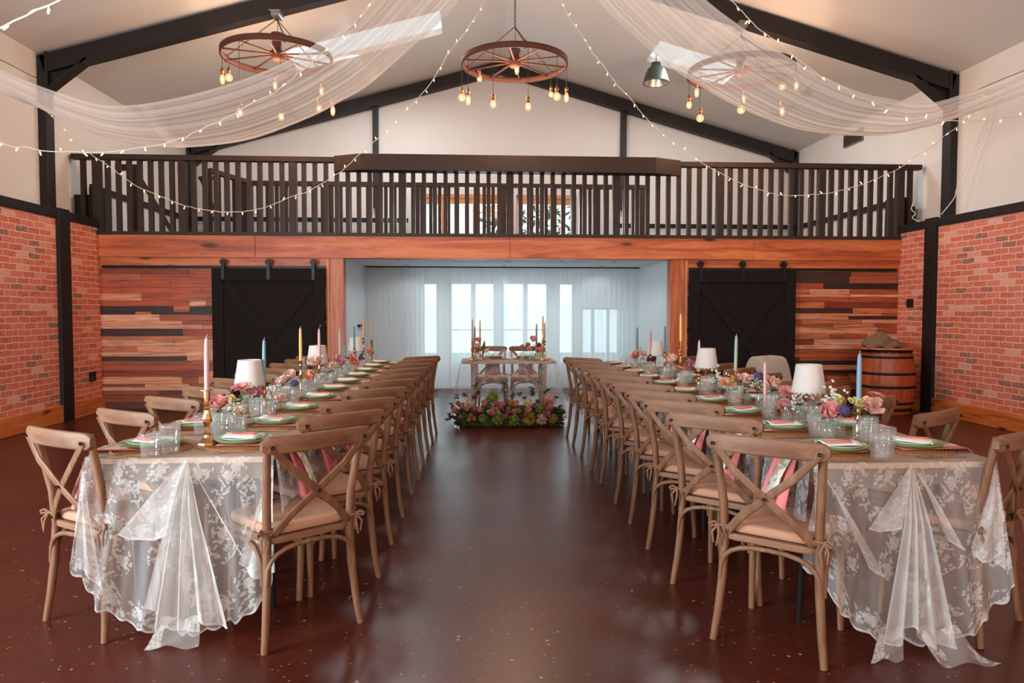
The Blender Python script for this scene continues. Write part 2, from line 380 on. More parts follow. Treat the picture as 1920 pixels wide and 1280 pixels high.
M['copper'] = plain('copper_lampholder', (.36, .12, .05), .35, .9)
M['cable_black'] = plain('black_cable', (.015, .013, .013), .6)
M['cable_white'] = plain('white_cable', (.70, .60, .52), .6)
M['galv'] = plain('galvanised_clamp', (.25, .24, .23), .45, .7, var=.2, scale=25)
M['vent'] = plain('vent_metal', (.16, .12, .10), .5, .4)
M['alu'] = plain('reflector_metal', (.55, .50, .46), .35, .9)
M['hessian'] = plain('hessian_cloth', (.17, .095, .055), .95, var=.35, scale=30, bump=.3)
M['leaf'] = plain('leaf_green', (.065, .125, .032), .8, var=.35, scale=14, spec=.15)
M['leaf_dark'] = plain('leaf_dark', (.070, .085, .030), .85, var=.4, scale=14, spec=.1)
M['stem'] = plain('stem_green', (.09, .13, .04), .6)
def emit(name, col, k):
    t = NT(name); m = t.done(t.n('Emission', i_Color=col, i_Strength=k).outputs[0]); m.cycles.emission_sampling = 'NONE'; return m
M['fairy'] = emit('fairy_bulb', (1, .74, .36), 2.6)
M['filament'] = emit('filament', (1, .62, .26), 40)
def bulbglass():
    t = NT('amber_bulb'); lw = t.n('LayerWeight', i_Blend=.4)
    tp = t.n('BsdfTransparent', i_Color=(1, .86, .66)).outputs[0]; em = t.n('Emission', i_Color=(1, .58, .26), i_Strength=1.7).outputs[0]
    m = t.done(t.shmix(t.ramp(lw.outputs['Facing'], [(0, .35), (.8, .7), (1, .85)]), tp, em)); m.cycles.emission_sampling = 'NONE'; return m
M['bulb'] = bulbglass()
M['skylight'] = emit('skylight_sheet', (.80, .90, .92), 1.1)
PET = {}
def petal(name, a, b):
    t = NT(name); n = t.noise(t.coord(), 30, 3); c = t.mix(n, a, b)
    d = t.bsdf(c, .6, 0, .25); tr = t.n('BsdfTranslucent', i_Color=b).outputs[0]
    PET[name] = t.done(t.shmix(.2, d, tr)); return PET[name]
petal('pink', (.60, .20, .20), (.74, .34, .31)); petal('blush', (.68, .40, .34), (.76, .52, .44)); petal('coral', (.62, .15, .11), (.72, .26, .17))
petal('peach', (.66, .27, .14), (.74, .40, .24)); petal('mauve', (.42, .13, .19), (.52, .22, .27)); petal('yellow', (.58, .48, .16), (.68, .60, .30))
petal('cream', (.64, .54, .38), (.72, .64, .48)); petal('blue', (.22, .30, .42), (.36, .44, .54)); petal('purple', (.075, .055, .14), (.14, .10, .22))
petal('white', (.66, .62, .52), (.74, .71, .62)); petal('lime', (.14, .22, .035), (.30, .36, .07)); petal('plum', (.09, .025, .045), (.17, .05, .07)); petal('ochre', (.34, .20, .03), (.45, .32, .06))

# ================================================================ the room
XL, XR, YF = -5.05, 6.23, 10.12            # brick faces and the timber front wall
WL, WR, YR, YB = -5.41, 6.59, -9.0, 14.35  # white walls
XM, ZR, SL = .59, 6.25, .277
def zc(x): return ZR - SL*abs(x-XM)
def slab(name, a, b, mat, **kw): return struct(MB().box(a, b).build(name, mat, **kw))
slab('floor', (WL-.2, YR-.2, -.1), (WR+.2, YB+.2, 0), M['floor'])
def roof_half(sgn, x_out, holes):
    m = MB()
    xs = sorted({XM, x_out} | {h[0] for h in holes} | {h[1] for h in holes}); ys = sorted({YR, YB} | {h[2] for h in holes} | {h[3] for h in holes})
    for i in range(len(xs)-1):
        for j in range(len(ys)-1):
            a, b, c, d = xs[i], xs[i+1], ys[j], ys[j+1]
            if any(h[0] <= a and b <= h[1] and h[2] <= c and d <= h[3] for h in holes): continue
            z0, z1 = zc(a), zc(b)
            m.add([(a,c,z0),(b,c,z1),(b,d,z1),(a,d,z0),(a,c,z0+.12),(b,c,z1+.12),(b,d,z1+.12),(a,d,z0+.12)], [(0,3,2,1),(4,5,6,7),(0,1,5,4),(1,2,6,5),(2,3,7,6),(3,0,4,7)])
    return struct(m.build('ceiling', M['ceiling']), 'pale sloping ceiling rising to the ridge')
LH = [(-2.8, -.45, 11.2, 12.1)]; RH = [(2.97, 4.3, 11.2, 12.1)]
roof_half(-1, WL-.1, LH); roof_half(1, WR+.1, RH)
for k, (h, side) in enumerate(((LH[0], 'left'), (RH[0], 'right'))):
    a, b, c, d = h; m = MB(); z0, z1 = zc(a)+.10, zc(b)+.10
    m.add([(a,c,z0),(b,c,z1),(b,d,z1),(a,d,z0)], [(0, 3, 2, 1)])
    w = struct(MB().add([(a,c,z0),(b,c,z1),(b,d,z1),(a,d,z0),(a,c,z0+.02),(b,c,z1+.02),(b,d,z1+.02),(a,d,z0+.02)], [(0,3,2,1),(4,5,6,7),(0,1,5,4),(1,2,6,5),(2,3,7,6),(3,0,4,7)]).build('window_%d' % (20+k), M['skylight']),
               'bright skylight in the %s ceiling slope' % side, 'skylight')
# white upper walls, gable, rear wall
slab('wall_left', (WL-.15, YR, 0), (WL, YB, zc(WL)+.1), M['wall'])
slab('wall_right', (WR, YR, 0), (WR+.15, YB, zc(WR)+.1), M['wall'])
def gable(name, y0, y1, holes):
    xs = sorted({WL, XM, WR} | {h[0] for h in holes} | {h[1] for h in holes}); m = MB()
    for a, b in zip(xs, xs[1:]):
        hs = [h for h in holes if h[0] <= a and b <= h[1]]; z = 0.0
        for h in sorted(hs, key=lambda q: q[2]):
            m.box((a, y0, z), (b, y1, h[2])); z = h[3]
        za, zb = zc(a)+.05, zc(b)+.05
        m.add([(a,y0,z),(b,y0,z),(b,y1,z),(a,y1,z),(a,y0,za),(b,y0,zb),(b,y1,zb),(a,y1,za)], [(0,3,2,1),(4,5,6,7),(0,1,5,4),(1,2,6,5),(2,3,7,6),(3,0,4,7)])
    return struct(m.build(name, M['wall']))
UW = [(-.97, .64, 2.41, 3.69), (.93, 2.13, 2.41, 3.69)]
gable('wall_back', YB, YB+.15, [(-1.85, 3.0, 0, 2.3)] + UW)
gable('wall_rear', YR-.15, YR, [])
# brick dados on both sides
for side, x, sg in (('left', XL, -1), ('right', XR, 1)):
    m = MB(); vs = [(x, YR, 0), (x, YF, 0), (x, YF, 2.505), (x, YR, 2.505)]
    uv = [(YR, 0), (YF, 0), (YF, 2.505), (YR, 2.505)]
    m.add(vs, [(0, 1, 2, 3) if sg < 0 else (3, 2, 1, 0)], uv)
    xo = x+sg*.33
    m.box((min(x+sg*.004, xo), YR, 0), (max(x+sg*.004, xo), YF, 2.5))
    struct(m.build('wall_%s' % side, M['brick']), 'pink red brick dado along the %s side' % side, 'brick wall')
    y0, y1 = (9.09, 9.33) if sg < 0 else (9.23, 9.46)
    struct(MB().box((x-sg*.035, YR, 2.505), (x+sg*.36, YF, 2.61)).build('trim_1', M['black_timber'], bevel=.006), 'black timber capping on the %s brick wall' % side, 'capping')
    struct(MB().box((x-sg*.045, y0, 0), (x+sg*.01, y1, 2.63)).build('trim_2', M['black_timber'], bevel=.005), 'black timber post on the %s brick wall' % side, 'post')
    sk = MB().box((x-sg*.04, YR, 0), (x+sg*.01, y0, .207)).box((x-sg*.04, y1, 0), (x+sg*.01, YF, .207))
    struct(sk.build('baseboard_%s' % side, M['skirting'], bevel=.006), 'knotty orange skirting board below the %s brick' % side, 'skirting')
# steel portal frames
def portal(Y, d, label):
    r = empty('portal_frame', (0, 0, 0)); tag(r, label, 'steel frame', None, 'structure')
    for x, sg in ((WL, 1), (WR, -1)):
        MB().box((x, Y, 2.55), (x+sg*.105, Y+d, zc(x)-.02)).build('column', M['steel'], r, bevel=.004)
        MB().box((x+sg*.10, Y-.01, zc(x)-.42), (x+sg*.135, Y+d+.01, zc(x)+.02)).build('end_plate', M['steel'], r)
        a = Vector((x+sg*.06, Y+d/2, zc(x)-.125)); b = Vector((XM, Y+d/2, zc(XM)-.125))
        MB().bar(a, b, d, .215).build('rafter', M['steel'], r)
        p0, p1 = (x+sg*.10, zc(x)-.44), (x+sg*.60, zc(x+sg*.6)-.21)
        MB().bar((p0[0], Y+d/2, p0[1]), (p1[0], Y+d/2, p1[1]), d, .025).add(
            [(x+sg*.11, Y+d*.42, p0[1]), (p1[0], Y+d*.42, p1[1]), (x+sg*.11, Y+d*.42, zc(x)-.2), (x+sg*.11, Y+d*.58, p0[1]), (p1[0], Y+d*.58, p1[1]), (x+sg*.11, Y+d*.58, zc(x)-.2)],
            [(0, 1, 2), (5, 4, 3), (0, 3, 4, 1), (1, 4, 5, 2), (2, 5, 3, 0)]).build('haunch', M['steel'], r)
        MB().box((x, Y-.25, 2.61), (x+sg*.2, Y+.3, 2.645)).build('base_plate', M['black_timber'], r)
    return r
portal(9.41, .17, 'near black steel portal frame spanning the hall in front of the balcony')
portal(14.12, .17, 'far black steel portal frame against the white gable wall')
portal(3.2, .17, 'black steel portal frame nearest the camera')
for x, side in ((-1.84, 'left'), (3.06, 'right')):
    struct(MB().box((x-.05, 14.2, 3.4), (x+.05, YB, zc(x)-.19)).build('trim_3', M['steel']), 'slim dark %s upright on the white gable wall' % side, 'upright')

# ---------------------------------------------------------------- timber front wall below the balcony
def plank_wall(x0, x1, side):
    m = MB(); m.cur = (.05, .02, .01); m.box((x0, YF, 0), (x1, YF+.10, 2.11)); rnd = random.Random(5 if x0 < 0 else 11)
    pal = [(.40, .070, .022)]*4 + [(.56, .16, .062)]*4 + [(.66, .26, .13)]*4 + [(.68, .31, .18)]*3 + [(.24, .036, .013)]*2 + [(.050, .016, .011)]*2 + [(.030, .012, .010)] + [(.36, .085, .028)]*3
    z = .03
    while z < 1.985:
        h = rnd.choice([.04, .05, .06, .075, .085, .10]); h = min(h, 1.99-z)
        if h < .02: break
        x = x0; off = rnd.uniform(.3, 1.6)
        while x < x1-.01:
            L = off if x == x0 else rnd.choice([.22, .35, .6, .9, 1.4, 1.9]); e = min(x+L, x1)
            if x1-e < .15: e = x1
            c = rnd.choice(pal)
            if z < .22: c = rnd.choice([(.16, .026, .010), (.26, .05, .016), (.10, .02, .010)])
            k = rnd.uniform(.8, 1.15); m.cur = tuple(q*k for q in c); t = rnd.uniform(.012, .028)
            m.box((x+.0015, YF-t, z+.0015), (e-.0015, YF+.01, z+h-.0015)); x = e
        z += h
    return struct(m.build('wall_front', M['planks']), 'wall of mixed reclaimed planks on the %s of the opening' % side, 'plank wall')
plank_wall(XL, -1.99, 'left'); plank_wall(3.10, XR, 'right')
for x0, x1, side in ((XL, -1.99, 'left'), (3.10, XR, 'right')):
    struct(MB().box((x0, YF-.03, 1.99), (x1, YF+.02, 2.105)).build('trim_4', M['beam'], bevel=.004), 'orange head board behind the %s door track' % side, 'board')
xs = [XL, -2.95, .56, 4.06, XR]
bm = MB()
for a, b in zip(xs, xs[1:]): bm.box((a+.001, YF-.06, 2.105+random.uniform(-.004, .006)), (b-.001, YF+.14, 2.41))
struct(bm.build('trim_5', M['beam'], bevel=.006), 'long orange timber beam carrying the balcony', 'beam')
for a, b, e0, e1, side in ((-1.95, -1.753, -1.99, -1.952, 'left'), (2.854, 3.062, 3.064, 3.102, 'right')):
    struct(MB().box((a, YF-.045, 0), (b, YF+.14, 2.105)).build('trim_6', M['post'], bevel=.004), 'orange timber post on the %s of the white recess' % side, 'post')
    struct(MB().box((e0, YF-.05, 0), (e1, YF+.02, 2.10)).build('trim_7', M['edge'], bevel=.003), 'pale edge strip beside the %s barn door' % side, 'strip')
def barn_door(n, x0, x1, tx0, tx1, rollers, side, lock):
    tr = MB().box((tx0, YF-.075, 1.95), (tx1, YF-.062, 1.992))
    for k in range(6):
        x = tx0+.15+(tx1-tx0-.3)*k/5; tr.box((x-.015, YF-.065, 1.955), (x+.015, YF-.025, 1.985))
    tag(tr.build('door_track', M['iron']), 'black sliding track above the %s barn door' % side, 'door track')
    y = YF-.115; d = empty('barn_door', ((x0+x1)/2, y, 0), 0, 'black sliding barn door with a cross brace, %s of the recess' % side, 'barn door')
    w = (x1-x0)/2; zt = 1.955
    MB().box((-w, .0, .02), (w, .03, zt)).build('panel', M['door_black'], d)
    f = MB(); t = .15
    f.box((-w, -.028, .02), (-w+t, 0, zt)).box((w-t, -.028, .02), (w, 0, zt)).box((-w+t, -.028, zt-.17), (w-t, 0, zt)).box((-w+t, -.028, .02), (w-t, 0, .2))
    f.build('frame', M['door_black'], d, bevel=.005)
    for s in (1, -1):
        MB().bar((s*(-w+t+.03), -.011-.004*s, zt-.2), (s*(w-t-.03), -.011-.004*s, .23), .02, .13, up=(0, 0, 1)).build('cross_brace', M['door_black'], d, bevel=.003)
    for x in rollers:
        x -= (x0+x1)/2
        h = MB().tube([(x, -.012, 2.042), (x, .016, 2.042)], .047, 16)
        h.tube([(x, -.02, 2.042), (x, .02, 2.042)], .014, 8)
        h.build('roller', M['iron'], d)
        MB().box((x-.02, -.036, 1.80), (x+.02, -.029, 2.05)).build('hanger_strap', M['iron'], d)
    MB().tube([(lock, -.05, 1.17), (lock, -.027, 1.17)], .018, 10).build('lock', M['iron'], d)
    return d
barn_door(1, -3.514, -1.995, -4.99, -1.995, (-3.362, -2.754, -2.149), 'left', .70)
barn_door(2, 3.108, 4.648, 3.11, 6.17, (3.266, 3.875, 4.473), 'right', -.71)

# ---------------------------------------------------------------- white recess with garden doors
slab('wall_recess_left', (-1.95, YF+.14, 0), (-1.80, 12.9, 2.3), M['recess'])
slab('wall_recess_right', (2.965, YF+.14, 0), (3.12, 12.9, 2.3), M['recess'])
struct(MB().box((-1.95, YF+.14, 2.14), (3.12, 12.9, 2.32)).build('ceiling_recess', M['recess']))
OP = [(-.83, -.58, .44, 1.87), (-.37, .46, .05, 1.90), (.56, 1.41, .05, 1.90), (1.59, 1.85, .44, 1.87), (2.0, 2.72, .40, 1.43)]  # last opening is made up, for the bright sun patch on the right sheer
m = MB(); xs = sorted({-1.82, 2.98} | {a for a, *_ in OP} | {o[1] for o in OP})
for a, b in zip(xs, xs[1:]):
    o = [q for q in OP if q[0] <= a and b <= q[1]]
    if o: m.box((a, 12.75, 0), (b, 12.9, o[0][2])); m.box((a, 12.75, o[0][3]), (b, 12.9, 2.14))
    else: m.box((a, 12.75, 0), (b, 12.9, 2.14))
struct(m.build('wall_garden', M['recess']))
def window(n, x0, x1, z0, z1, cols, name_mat=None, bars=(), y=12.8, t=.045, mat=None, sill=0):
    mat = mat or M['recess']; r = MB()
    r.box((x0, y, z0), (x0+t, y+.06, z1)).box((x1-t, y, z0), (x1, y+.06, z1)).box((x0+t, y, z1-t), (x1-t, y+.06, z1)).box((x0+t, y, z0), (x1-t, y+.06, z0+max(t, sill)))
    for a, b in cols: r.box((a, y, z0+t), (b, y+.06, z1-t))
    for z in bars: r.box((x0+t, y+.01, z-.012), (x1-t, y+.05, z+.012))
    o = struct(r.build('window_%d' % n, mat))
    MB().box((x0+t, y+.028, z0+t), (x1-t, y+.034, z1-t)).build('pane', M['pane'], o)
    return o
window(1, *OP[0], [], t=.02); window(2, *OP[1], [(.014, .098)], bars=(1.037,), sill=.42); window(3, *OP[2], [(.946, 1.03)], bars=(1.037,), sill=.42)
window(4, *OP[3], [], t=.02); window(5, *OP[4], [(2.18, 2.24), (2.46, 2.52)], t=.03)  # the mullioned low window is added to imitate sunlight on the right curtain
tag(MB().box((-1.80, 12.42, 2.122), (2.965, 12.47, 2.14)).build('curtain_track', M['iron']), 'thin dark curtain track along the recess ceiling', 'curtain track')
def curtain(x0, x1, y, z0, z1, fold, amp, label, seed):
    r = random.Random(seed); ph = [r.uniform(0, 6.28) for _ in range(4)]
    n = int((x1-x0)/.014)
    def f(a, b):
        x = x0+(x1-x0)*a; k = 1-.25*b
        d = amp*(math.sin(2*PI*x/fold+ph[0]+.9*math.sin(x*5+ph[1])) + .45*math.sin(2*PI*x/(fold*.43)+ph[2]))*(.6+.4*math.sin(x*2.3+ph[3]))
        return (x, y+d*(.75+.35*b), z1+(z0-z1)*b)
    o = MB().grid(f, n, 10, lambda a, b: ((x1-x0)*a, (z1-z0)*b)).build('sheer_curtain', M['sheer_thick' if amp > .02 else 'sheer'])
    return tag(o, label, 'curtain', 'sheers in the white recess' if y < 13 else 'curtains in the gallery')
curtain(-1.79, -.80, 12.44, .02, 2.118, .085, .024, 'gathered white sheer at the left end of the recess', 1)
curtain(-.82, .66, 12.455, .02, 2.118, .21, .012, 'flat white sheer over the left pair of garden doors', 2)
curtain(.56, 1.98, 12.44, .02, 2.118, .22, .012, 'flat white sheer over the right pair of garden doors', 3)
curtain(1.96, 2.955, 12.45, .02, 2.118, .10, .024, 'gathered white sheer at the right end of the recess', 4)
for k, (u, v) in enumerate(((747, 487.5), (850, 488.5), (952, 489.5), (1053, 490), (1153, 490.5), (763, 496.5), (945, 497.6), (1128, 499))):
    p = atz(u, v, 2.139)
    if 10.4 < p.y < 12.4:
        tag(MB().lathe([(.001, -.004), (.035, -.004), (.042, 0)], 14, Matrix.Translation((p.x, p.y, 2.139))).build('downlight', M['vent']), 'small recessed downlight in the recess ceiling', 'downlight', 'downlights in the recess ceiling')
        l = bpy.data.lights.new('downlight_lamp', 'SPOT'); l.energy = 11; l.color = (.86, .95, 1); l.spot_size = 2.6; l.spot_blend = .6; l.shadow_soft_size = .05
        lo = bpy.data.objects.new('downlight_lamp', l); COL.objects.link(lo); lo.location = (p.x, p.y, 2.12)
p = at(690, 607, 12.0); tag(MB().box((-1.80, 11.55, 1.12), (-1.755, 12.0, 1.155)).build('pull_bar', M['iron']), 'black pull bar on the left recess wall', 'handle')
# outside, beyond the glass
slab('ground_outside', (-9, 12.9, -.12), (10, 24, -.02), plain('paving_outside', (.42, .42, .40), .9))
tr = empty('tree', (2.0, 18, 0), 0, 'leafy green tree outside the gallery window', 'tree'); hg = random.Random(3)
MB().tube([(0, 0, -.05), (.05, 0, 1.4), (0, .05, 3.0)], [.12, .10, .07], 10).build('trunk', M['rustic'], tr)
m = MB()
for k in range(1100):
    a, e_, q = hg.uniform(0, 6.28), hg.uniform(-1, 1), hg.uniform(.5, 1)**.5; c_ = math.sqrt(1-e_*e_)
    p = Vector((1.9*q*c_*math.cos(a), 1.5*q*c_*math.sin(a), 4.3+1.75*q*e_)); d = Vector((hg.uniform(-1, 1), hg.uniform(-1, 1), hg.uniform(-.6, .6))).normalized()*.16; n_ = d.cross(Vector((hg.uniform(-1, 1), .3, 1))).normalized()*.06
    m.add([tuple(p-d), tuple(p+n_), tuple(p+d), tuple(p-n_)], [(0, 1, 2, 3)])
m.build('crown', M['leaf'], tr)

# ---------------------------------------------------------------- balcony
slab('floor_balcony', (WL, YF-.0, 2.412), (WR, YB, 2.45), M['black_timber'])
BR = empty('balcony_railing', (.56, YF, 2.45)); tag(BR, 'long dark slatted railing along the balcony edge', 'railing')
def bpart(name, mb, mat=None, **kw):
    o = mb.build(name, mat or M['brown_black'], BR, **kw); o.matrix_parent_inverse = Matrix.Translation((-.56, -YF, -2.45)); return o
PX = [-5.06, -3.925, -2.44, -.94, .56, 2.07, 3.57, 5.06, 6.23]
bpart('edge_board', MB().box((XL-.02, YF-.075, 2.405), (XR+.02, YF+.02, 2.452)))
bpart('top_rail', MB().box((-5.38, YF-.055, 3.42), (6.53, YF+.05, 3.492)), bevel=.004)
for i, x in enumerate(PX):
    bpart('post', MB().box((x-.05, YF-.045, 2.45), (x+.05, YF+.05, 3.425)), bevel=.004)
    for z in (2.47, 2.53): bpart('bolt', MB().tube([(x, YF-.052, z), (x, YF-.04, z)], .014, 8), M['bolt'])
    if i < len(PX)-1:
        n = round((PX[i+1]-x)/.15)
        for k in range(1, n):
            bx = x+(PX[i+1]-x)*k/n
            bpart('baluster', MB().box((bx-.0285, YF-.03, 2.45), (bx+.0285, YF+.03, 3.425)))
for bx in (-5.24, 6.38): bpart('baluster', MB().box((bx-.0285, YF-.03, 2.62), (bx+.0285, YF+.03, 3.425)))
a0, a1, a2, a3 = -1.87, -1.48, 2.58, 2.98; yb = YF-.06; yo = YF-.24
fm = MB().prism([(a0, yb), (a1, yo), (a2, yo), (a3, yb), (a3, yb+.03), (a0, yb+.03)], 3.285, 3.505)
bpart('bay_fascia', fm, bevel=.004)
# stepped black boxes standing on the brick capping at both ends
for a, b, z, y0, lab in ((-5.40, -5.20, 2.96, YF+.06, 'lower black box at the left end of the balcony'), (-5.20, -5.06, 3.06, YF+.05, 'taller black box at the left end of the balcony'),
                         (6.23, 6.40, 3.04, YF+.06, 'taller black box at the right end of the balcony'), (6.40, 6.55, 2.92, YF+.12, 'lower black box at the right end of the balcony')):
    tag(MB().box((a, y0, 2.45), (b, y0+.3, z)).build('box_panel', M['black_timber'], bevel=.004), lab, 'box')
# dado rails of the gallery
for a, b, s in (((WL, 10.6, 3.09), (WL+.04, 14.1, 3.175), 'left wall'), ((WL+.1, 14.08, 3.09), (-1.2, 14.12, 3.175), 'left part of the gable'), ((2.95, 14.08, 3.02), (WR-.1, 14.12, 3.105), 'right part of the gable'), ((WR-.04, 10.6, 3.02), (WR, 14.1, 3.105), 'right wall')):
    struct(MB().box(a, b).build('trim_8', M['black_timber']), 'black dado rail on the gallery %s' % s, 'dado rail')
# inner balustrade round the stair
IB = empty('stair_balustrade', (0, 12.0, 2.45)); tag(IB, 'second dark balustrade round the stairwell behind the railing', 'balustrade')
def ipart(name, mb): o = mb.build(name, M['brown_black'], IB); o.matrix_parent_inverse = Matrix.Translation((0, -12.0, -2.45)); return o
IX = [-3.62, -2.37, -.9, .56, 2.92]
ipart('handrail', MB().box((-3.67, 11.95, 3.42), (3.0, 12.05, 3.49)))
for x in IX: ipart('post', MB().box((x-.07, 11.95, 2.45), (x+.07, 12.06, 3.43)))
x = -3.45
while x < 2.85:
    if min(abs(x-q) for q in IX) > .08: ipart('baluster', MB().box((x-.028, 11.97, 2.45), (x+.028, 12.03, 3.43)))
    x += .1475
ipart('return_rail', MB().bar((-3.98, 11.3, 3.52), (-3.62, 12.0, 3.47), .08, .07))
for k in range(5): t = k/4.5; ipart('baluster', MB().box((-3.98+.34*t-.03, 11.3+.68*t-.03, 2.45), (-3.98+.34*t+.03, 11.3+.68*t+.03, 3.5)))
SR = empty('stair_rail', (-4.96, 11.0, 2.45)); tag(SR, 'dark newel post and sloping handrail at the left of the gallery', 'stair rail')
MB().box((-.06, -.06, 0), (.06, .06, 1.06)).build('newel_post', M['brown_black'], SR)
MB().box((-.26, -.05, 1.0), (.06, .05, 1.08)).build('cross_piece', M['brown_black'], SR)
MB().bar((.05, 0, .93), (.50, .2, .02), .04, .06).build('handrail', M['brown_black'], SR)
SB = empty('stair_brace', (-3.95, 11.6, 2.45)); tag(SB, 'small dark bracket with a strut left of the stair balustrade', 'bracket')
MB().box((-.3, -.03, .98), (-.02, .03, 1.03)).build('arm', M['brown_black'], SB)
MB().bar((-.27, 0, .98), (-.06, 0, .5), .03, .035).build('strut', M['brown_black'], SB)
# gallery window of orange timber
def gal_window(n, x0, x1, mull):
    ot = M['edge']; r = MB(); y = YB-.02; z0, z1 = 2.41, 3.69
    r.box((x0, y, z1-.08), (x1, y+.1, z1)).box((x0, y+.02, z1-.19), (x1, y+.1, z1-.085)).box((x0, y, z0), (x0+.05, y+.1, z1)).box((x1-.05, y, z0), (x1, y+.1, z1))
    for a in mull: r.box((a-.035, y+.015, z0), (a+.035, y+.1, z1-.1))
    o = struct(r.build('window_%d' % n, ot)); MB().box((x0+.05, y+.06, z0), (x1-.05, y+.066, z1-.19)).build('pane', M['pane'], o)
gal_window(6, -.97, .64, (-.55, .09)); gal_window(7, .93, 2.13, (1.2, 1.66, 1.86))
curtain(-1.32, -.95, 14.2, 2.46, 3.75, .07, .02, 'pale curtain left of the gallery window', 6)
curtain(2.12, 2.5, 14.2, 2.46, 3.75, .07, .02, 'pale curtain right of the gallery window', 7)

# ---------------------------------------------------------------- small fittings
tag(MB().box((XL, 9.77, .43), (XL+.03, 9.90, .56)).build('socket', M['iron'], bevel=.004), 'black socket low on the left brick wall', 'socket')
tag(MB().box((XR-.03, 9.73, 1.43), (XR, 9.85, 1.55)).build('switch', M['iron'], bevel=.004), 'black switch on the right brick wall above the barrel', 'switch')
v = empty('wall_vent', (WR, 12.05, 4.33), 0, 'dark louvred vent high on the right white wall', 'vent')
MB().box((-.03, -.3, -.09), (0, .3, .12)).build('frame', M['vent'], v)
for k in range(5): MB().box((-.045, -.28, -.06+.035*k), (-.02, .28, -.045+.035*k)).build('slat', M['steel'], v)

# ================================================================ crossback chairs
def seat_poly(w0, w1, y0, y1, r=.07, n=6):
    # rounded trapezoid: w0 half width at the back (y0), w1 at the front (y1)
    cs = [(w0, y0), (w1, y1), (-w1, y1), (-w0, y0)]; out = []
    for i in range(4):
        p = Vector(cs[i]); a = (Vector(cs[i-1])-p).normalized(); b = (Vector(cs[(i+1) % 4])-p).normalized()
        rr = r*(1.5 if i in (1, 2) else .8)
        for k in range(n+1):
            t = k/n; q = p + a*rr*(1-t)**2 + b*rr*t**2
            out.append((q.x, q.y))
    return out
def make_chair():
    r = empty('crossback_chair')
    o, rl = M['oak'], M['oak_rail']
    for s in (-1, 1):
        P = [(s*.219, -.222, 0), (s*.205, -.208, .12), (s*.192, -.194, .27), (s*.186, -.186, .43), (s*.190, -.196, .58), (s*.200, -.224, .72), (s*.210, -.258, .868)]
        MB().tube(P, [.0145, .016, .0175, .0185, .018, .017, .0155], 10).build('rear_leg', o, r)
        P = [(s*.182, .172, .445), (s*.186, .18, .25), (s*.192, .192, 0)]
        MB().tube(P, [.0185, .0165, .0135], 10).build('front_leg', o, r)
    st = MB().prism(seat_poly(.185, .222, -.205, .215), .425, .455).build('seat', rl, r, bevel=.008)
    cu = MB().prism(seat_poly(.176, .212, -.19, .205), .457, .497).build('cushion', M['cushion'], r, bevel=.014)
    for s in (-1, 1):
        t = MB(); x, y, z = s*.188, -.189, .485
        t.tube([(x+.024*math.cos(a), y+.024*math.sin(a), z) for a in [2*PI*k/10 for k in range(11)]], .0055, 6)
        t.tube([(x+s*.02, y-.015, z), (x+s*.035, y-.028, z+.012), (x+s*.055, y-.032, z+.002), (x+s*.05, y-.032, z-.008), (x+s*.02, y-.02, z)], .0052, 6)
        t.tube([(x+s*.02, y-.016, z), (x+s*.04, y-.035, z-.03), (x+s*.034, y-.034, z-.075)], [.0055, .005, .0035], 6)
        t.tube([(x+s*.02, y-.016, z), (x+s*.01, y-.04, z-.035), (x+s*.02, y-.04, z-.085)], [.0055, .005, .0035], 6)
        t.build('tie', M['tie'], cu)
    # bent top rail, bowed backwards
    def rail(a, b):                # a along, b around
        x = -.238+.476*a; e = min(1, min(a, 1-a)/.09); y = -.262-.035*(1-(x/.238)**2); hh = .036*(.45+.55*math.sqrt(1-(1-e)**2)); th = .0125
        an = 2*PI*b; ca, sa = math.cos(an), math.sin(an); ca = math.copysign(abs(ca)**.5, ca); sa = math.copysign(abs(sa)**.35, sa)
        return (x, y+ca*th, .842+sa*hh+.004*(1-(x/.238)**2))
    m = MB().grid(rail, 28, 14)
    for a in (0, 1):
        e = [rail(a, k/14) for k in range(14)]; m.add(e, [tuple(range(14)) if a else tuple(range(13, -1, -1))])
    tr = m.build('top_rail', rl, r)
    def bolt(p, par, r_=.0075):
        MB().lathe([(.0005, 0), (r_, .001), (r_, .006)], 10, Matrix.Translation(p) @ Matrix.Rotation(PI/2, 4, 'X') @ Matrix.Translation((0, 0, -.002))).build('bolt', M['bolt'], par)
    for s in (-1, 1):
        y0 = .004 if s > 0 else .011
        P = [(s*.205, -.284, .838), (s*.12, -.280-y0*.5, .74), (0, -.256-y0, .635), (-s*.10, -.226-y0, .545), (-s*.172, -.206, .462)]
        # strap as a flat ribbon bar with rounded ends
        m = MB(); 
        for a, b in zip(P, P[1:]): pass
        m.tube(P, [1]*5, 10, flat=(.0165, .0045), ref=(0, 1, 0))
        sp = m.build('cross_strap', o, r)
        bolt((s*.205, -.292, .838), sp); bolt((-s*.168, -.213, .468), sp)
        if s > 0: bolt((0, -.278, .635), sp)
    def hoop(P0, P1, z0, z1):
        A, B = Vector(P0), Vector(P1); pts = []
        for k in range(13):
            t = PI*k/12; c = (1-math.copysign(abs(math.cos(t))**.75, math.cos(t)))/2
            q = A.lerp(B, c); pts.append((q.x, q.y, z0+(z1-z0)*math.sin(t)**.6))
        MB().tube(pts, .0105, 8).build('hoop_stretcher', o, r)
    hoop((-.198, -.205, 0), (.198, -.205, 0), .262, .413)
    for s in (-1, 1): hoop((s*.205, -.18, 0), (s*.198, .172, 0), .262, .413)
    hoop((-.182, .178, 0), (.182, .178, 0), .262, .413)
    return r
CHAIR = make_chair()
rc = random.Random(2)
SIDES = []
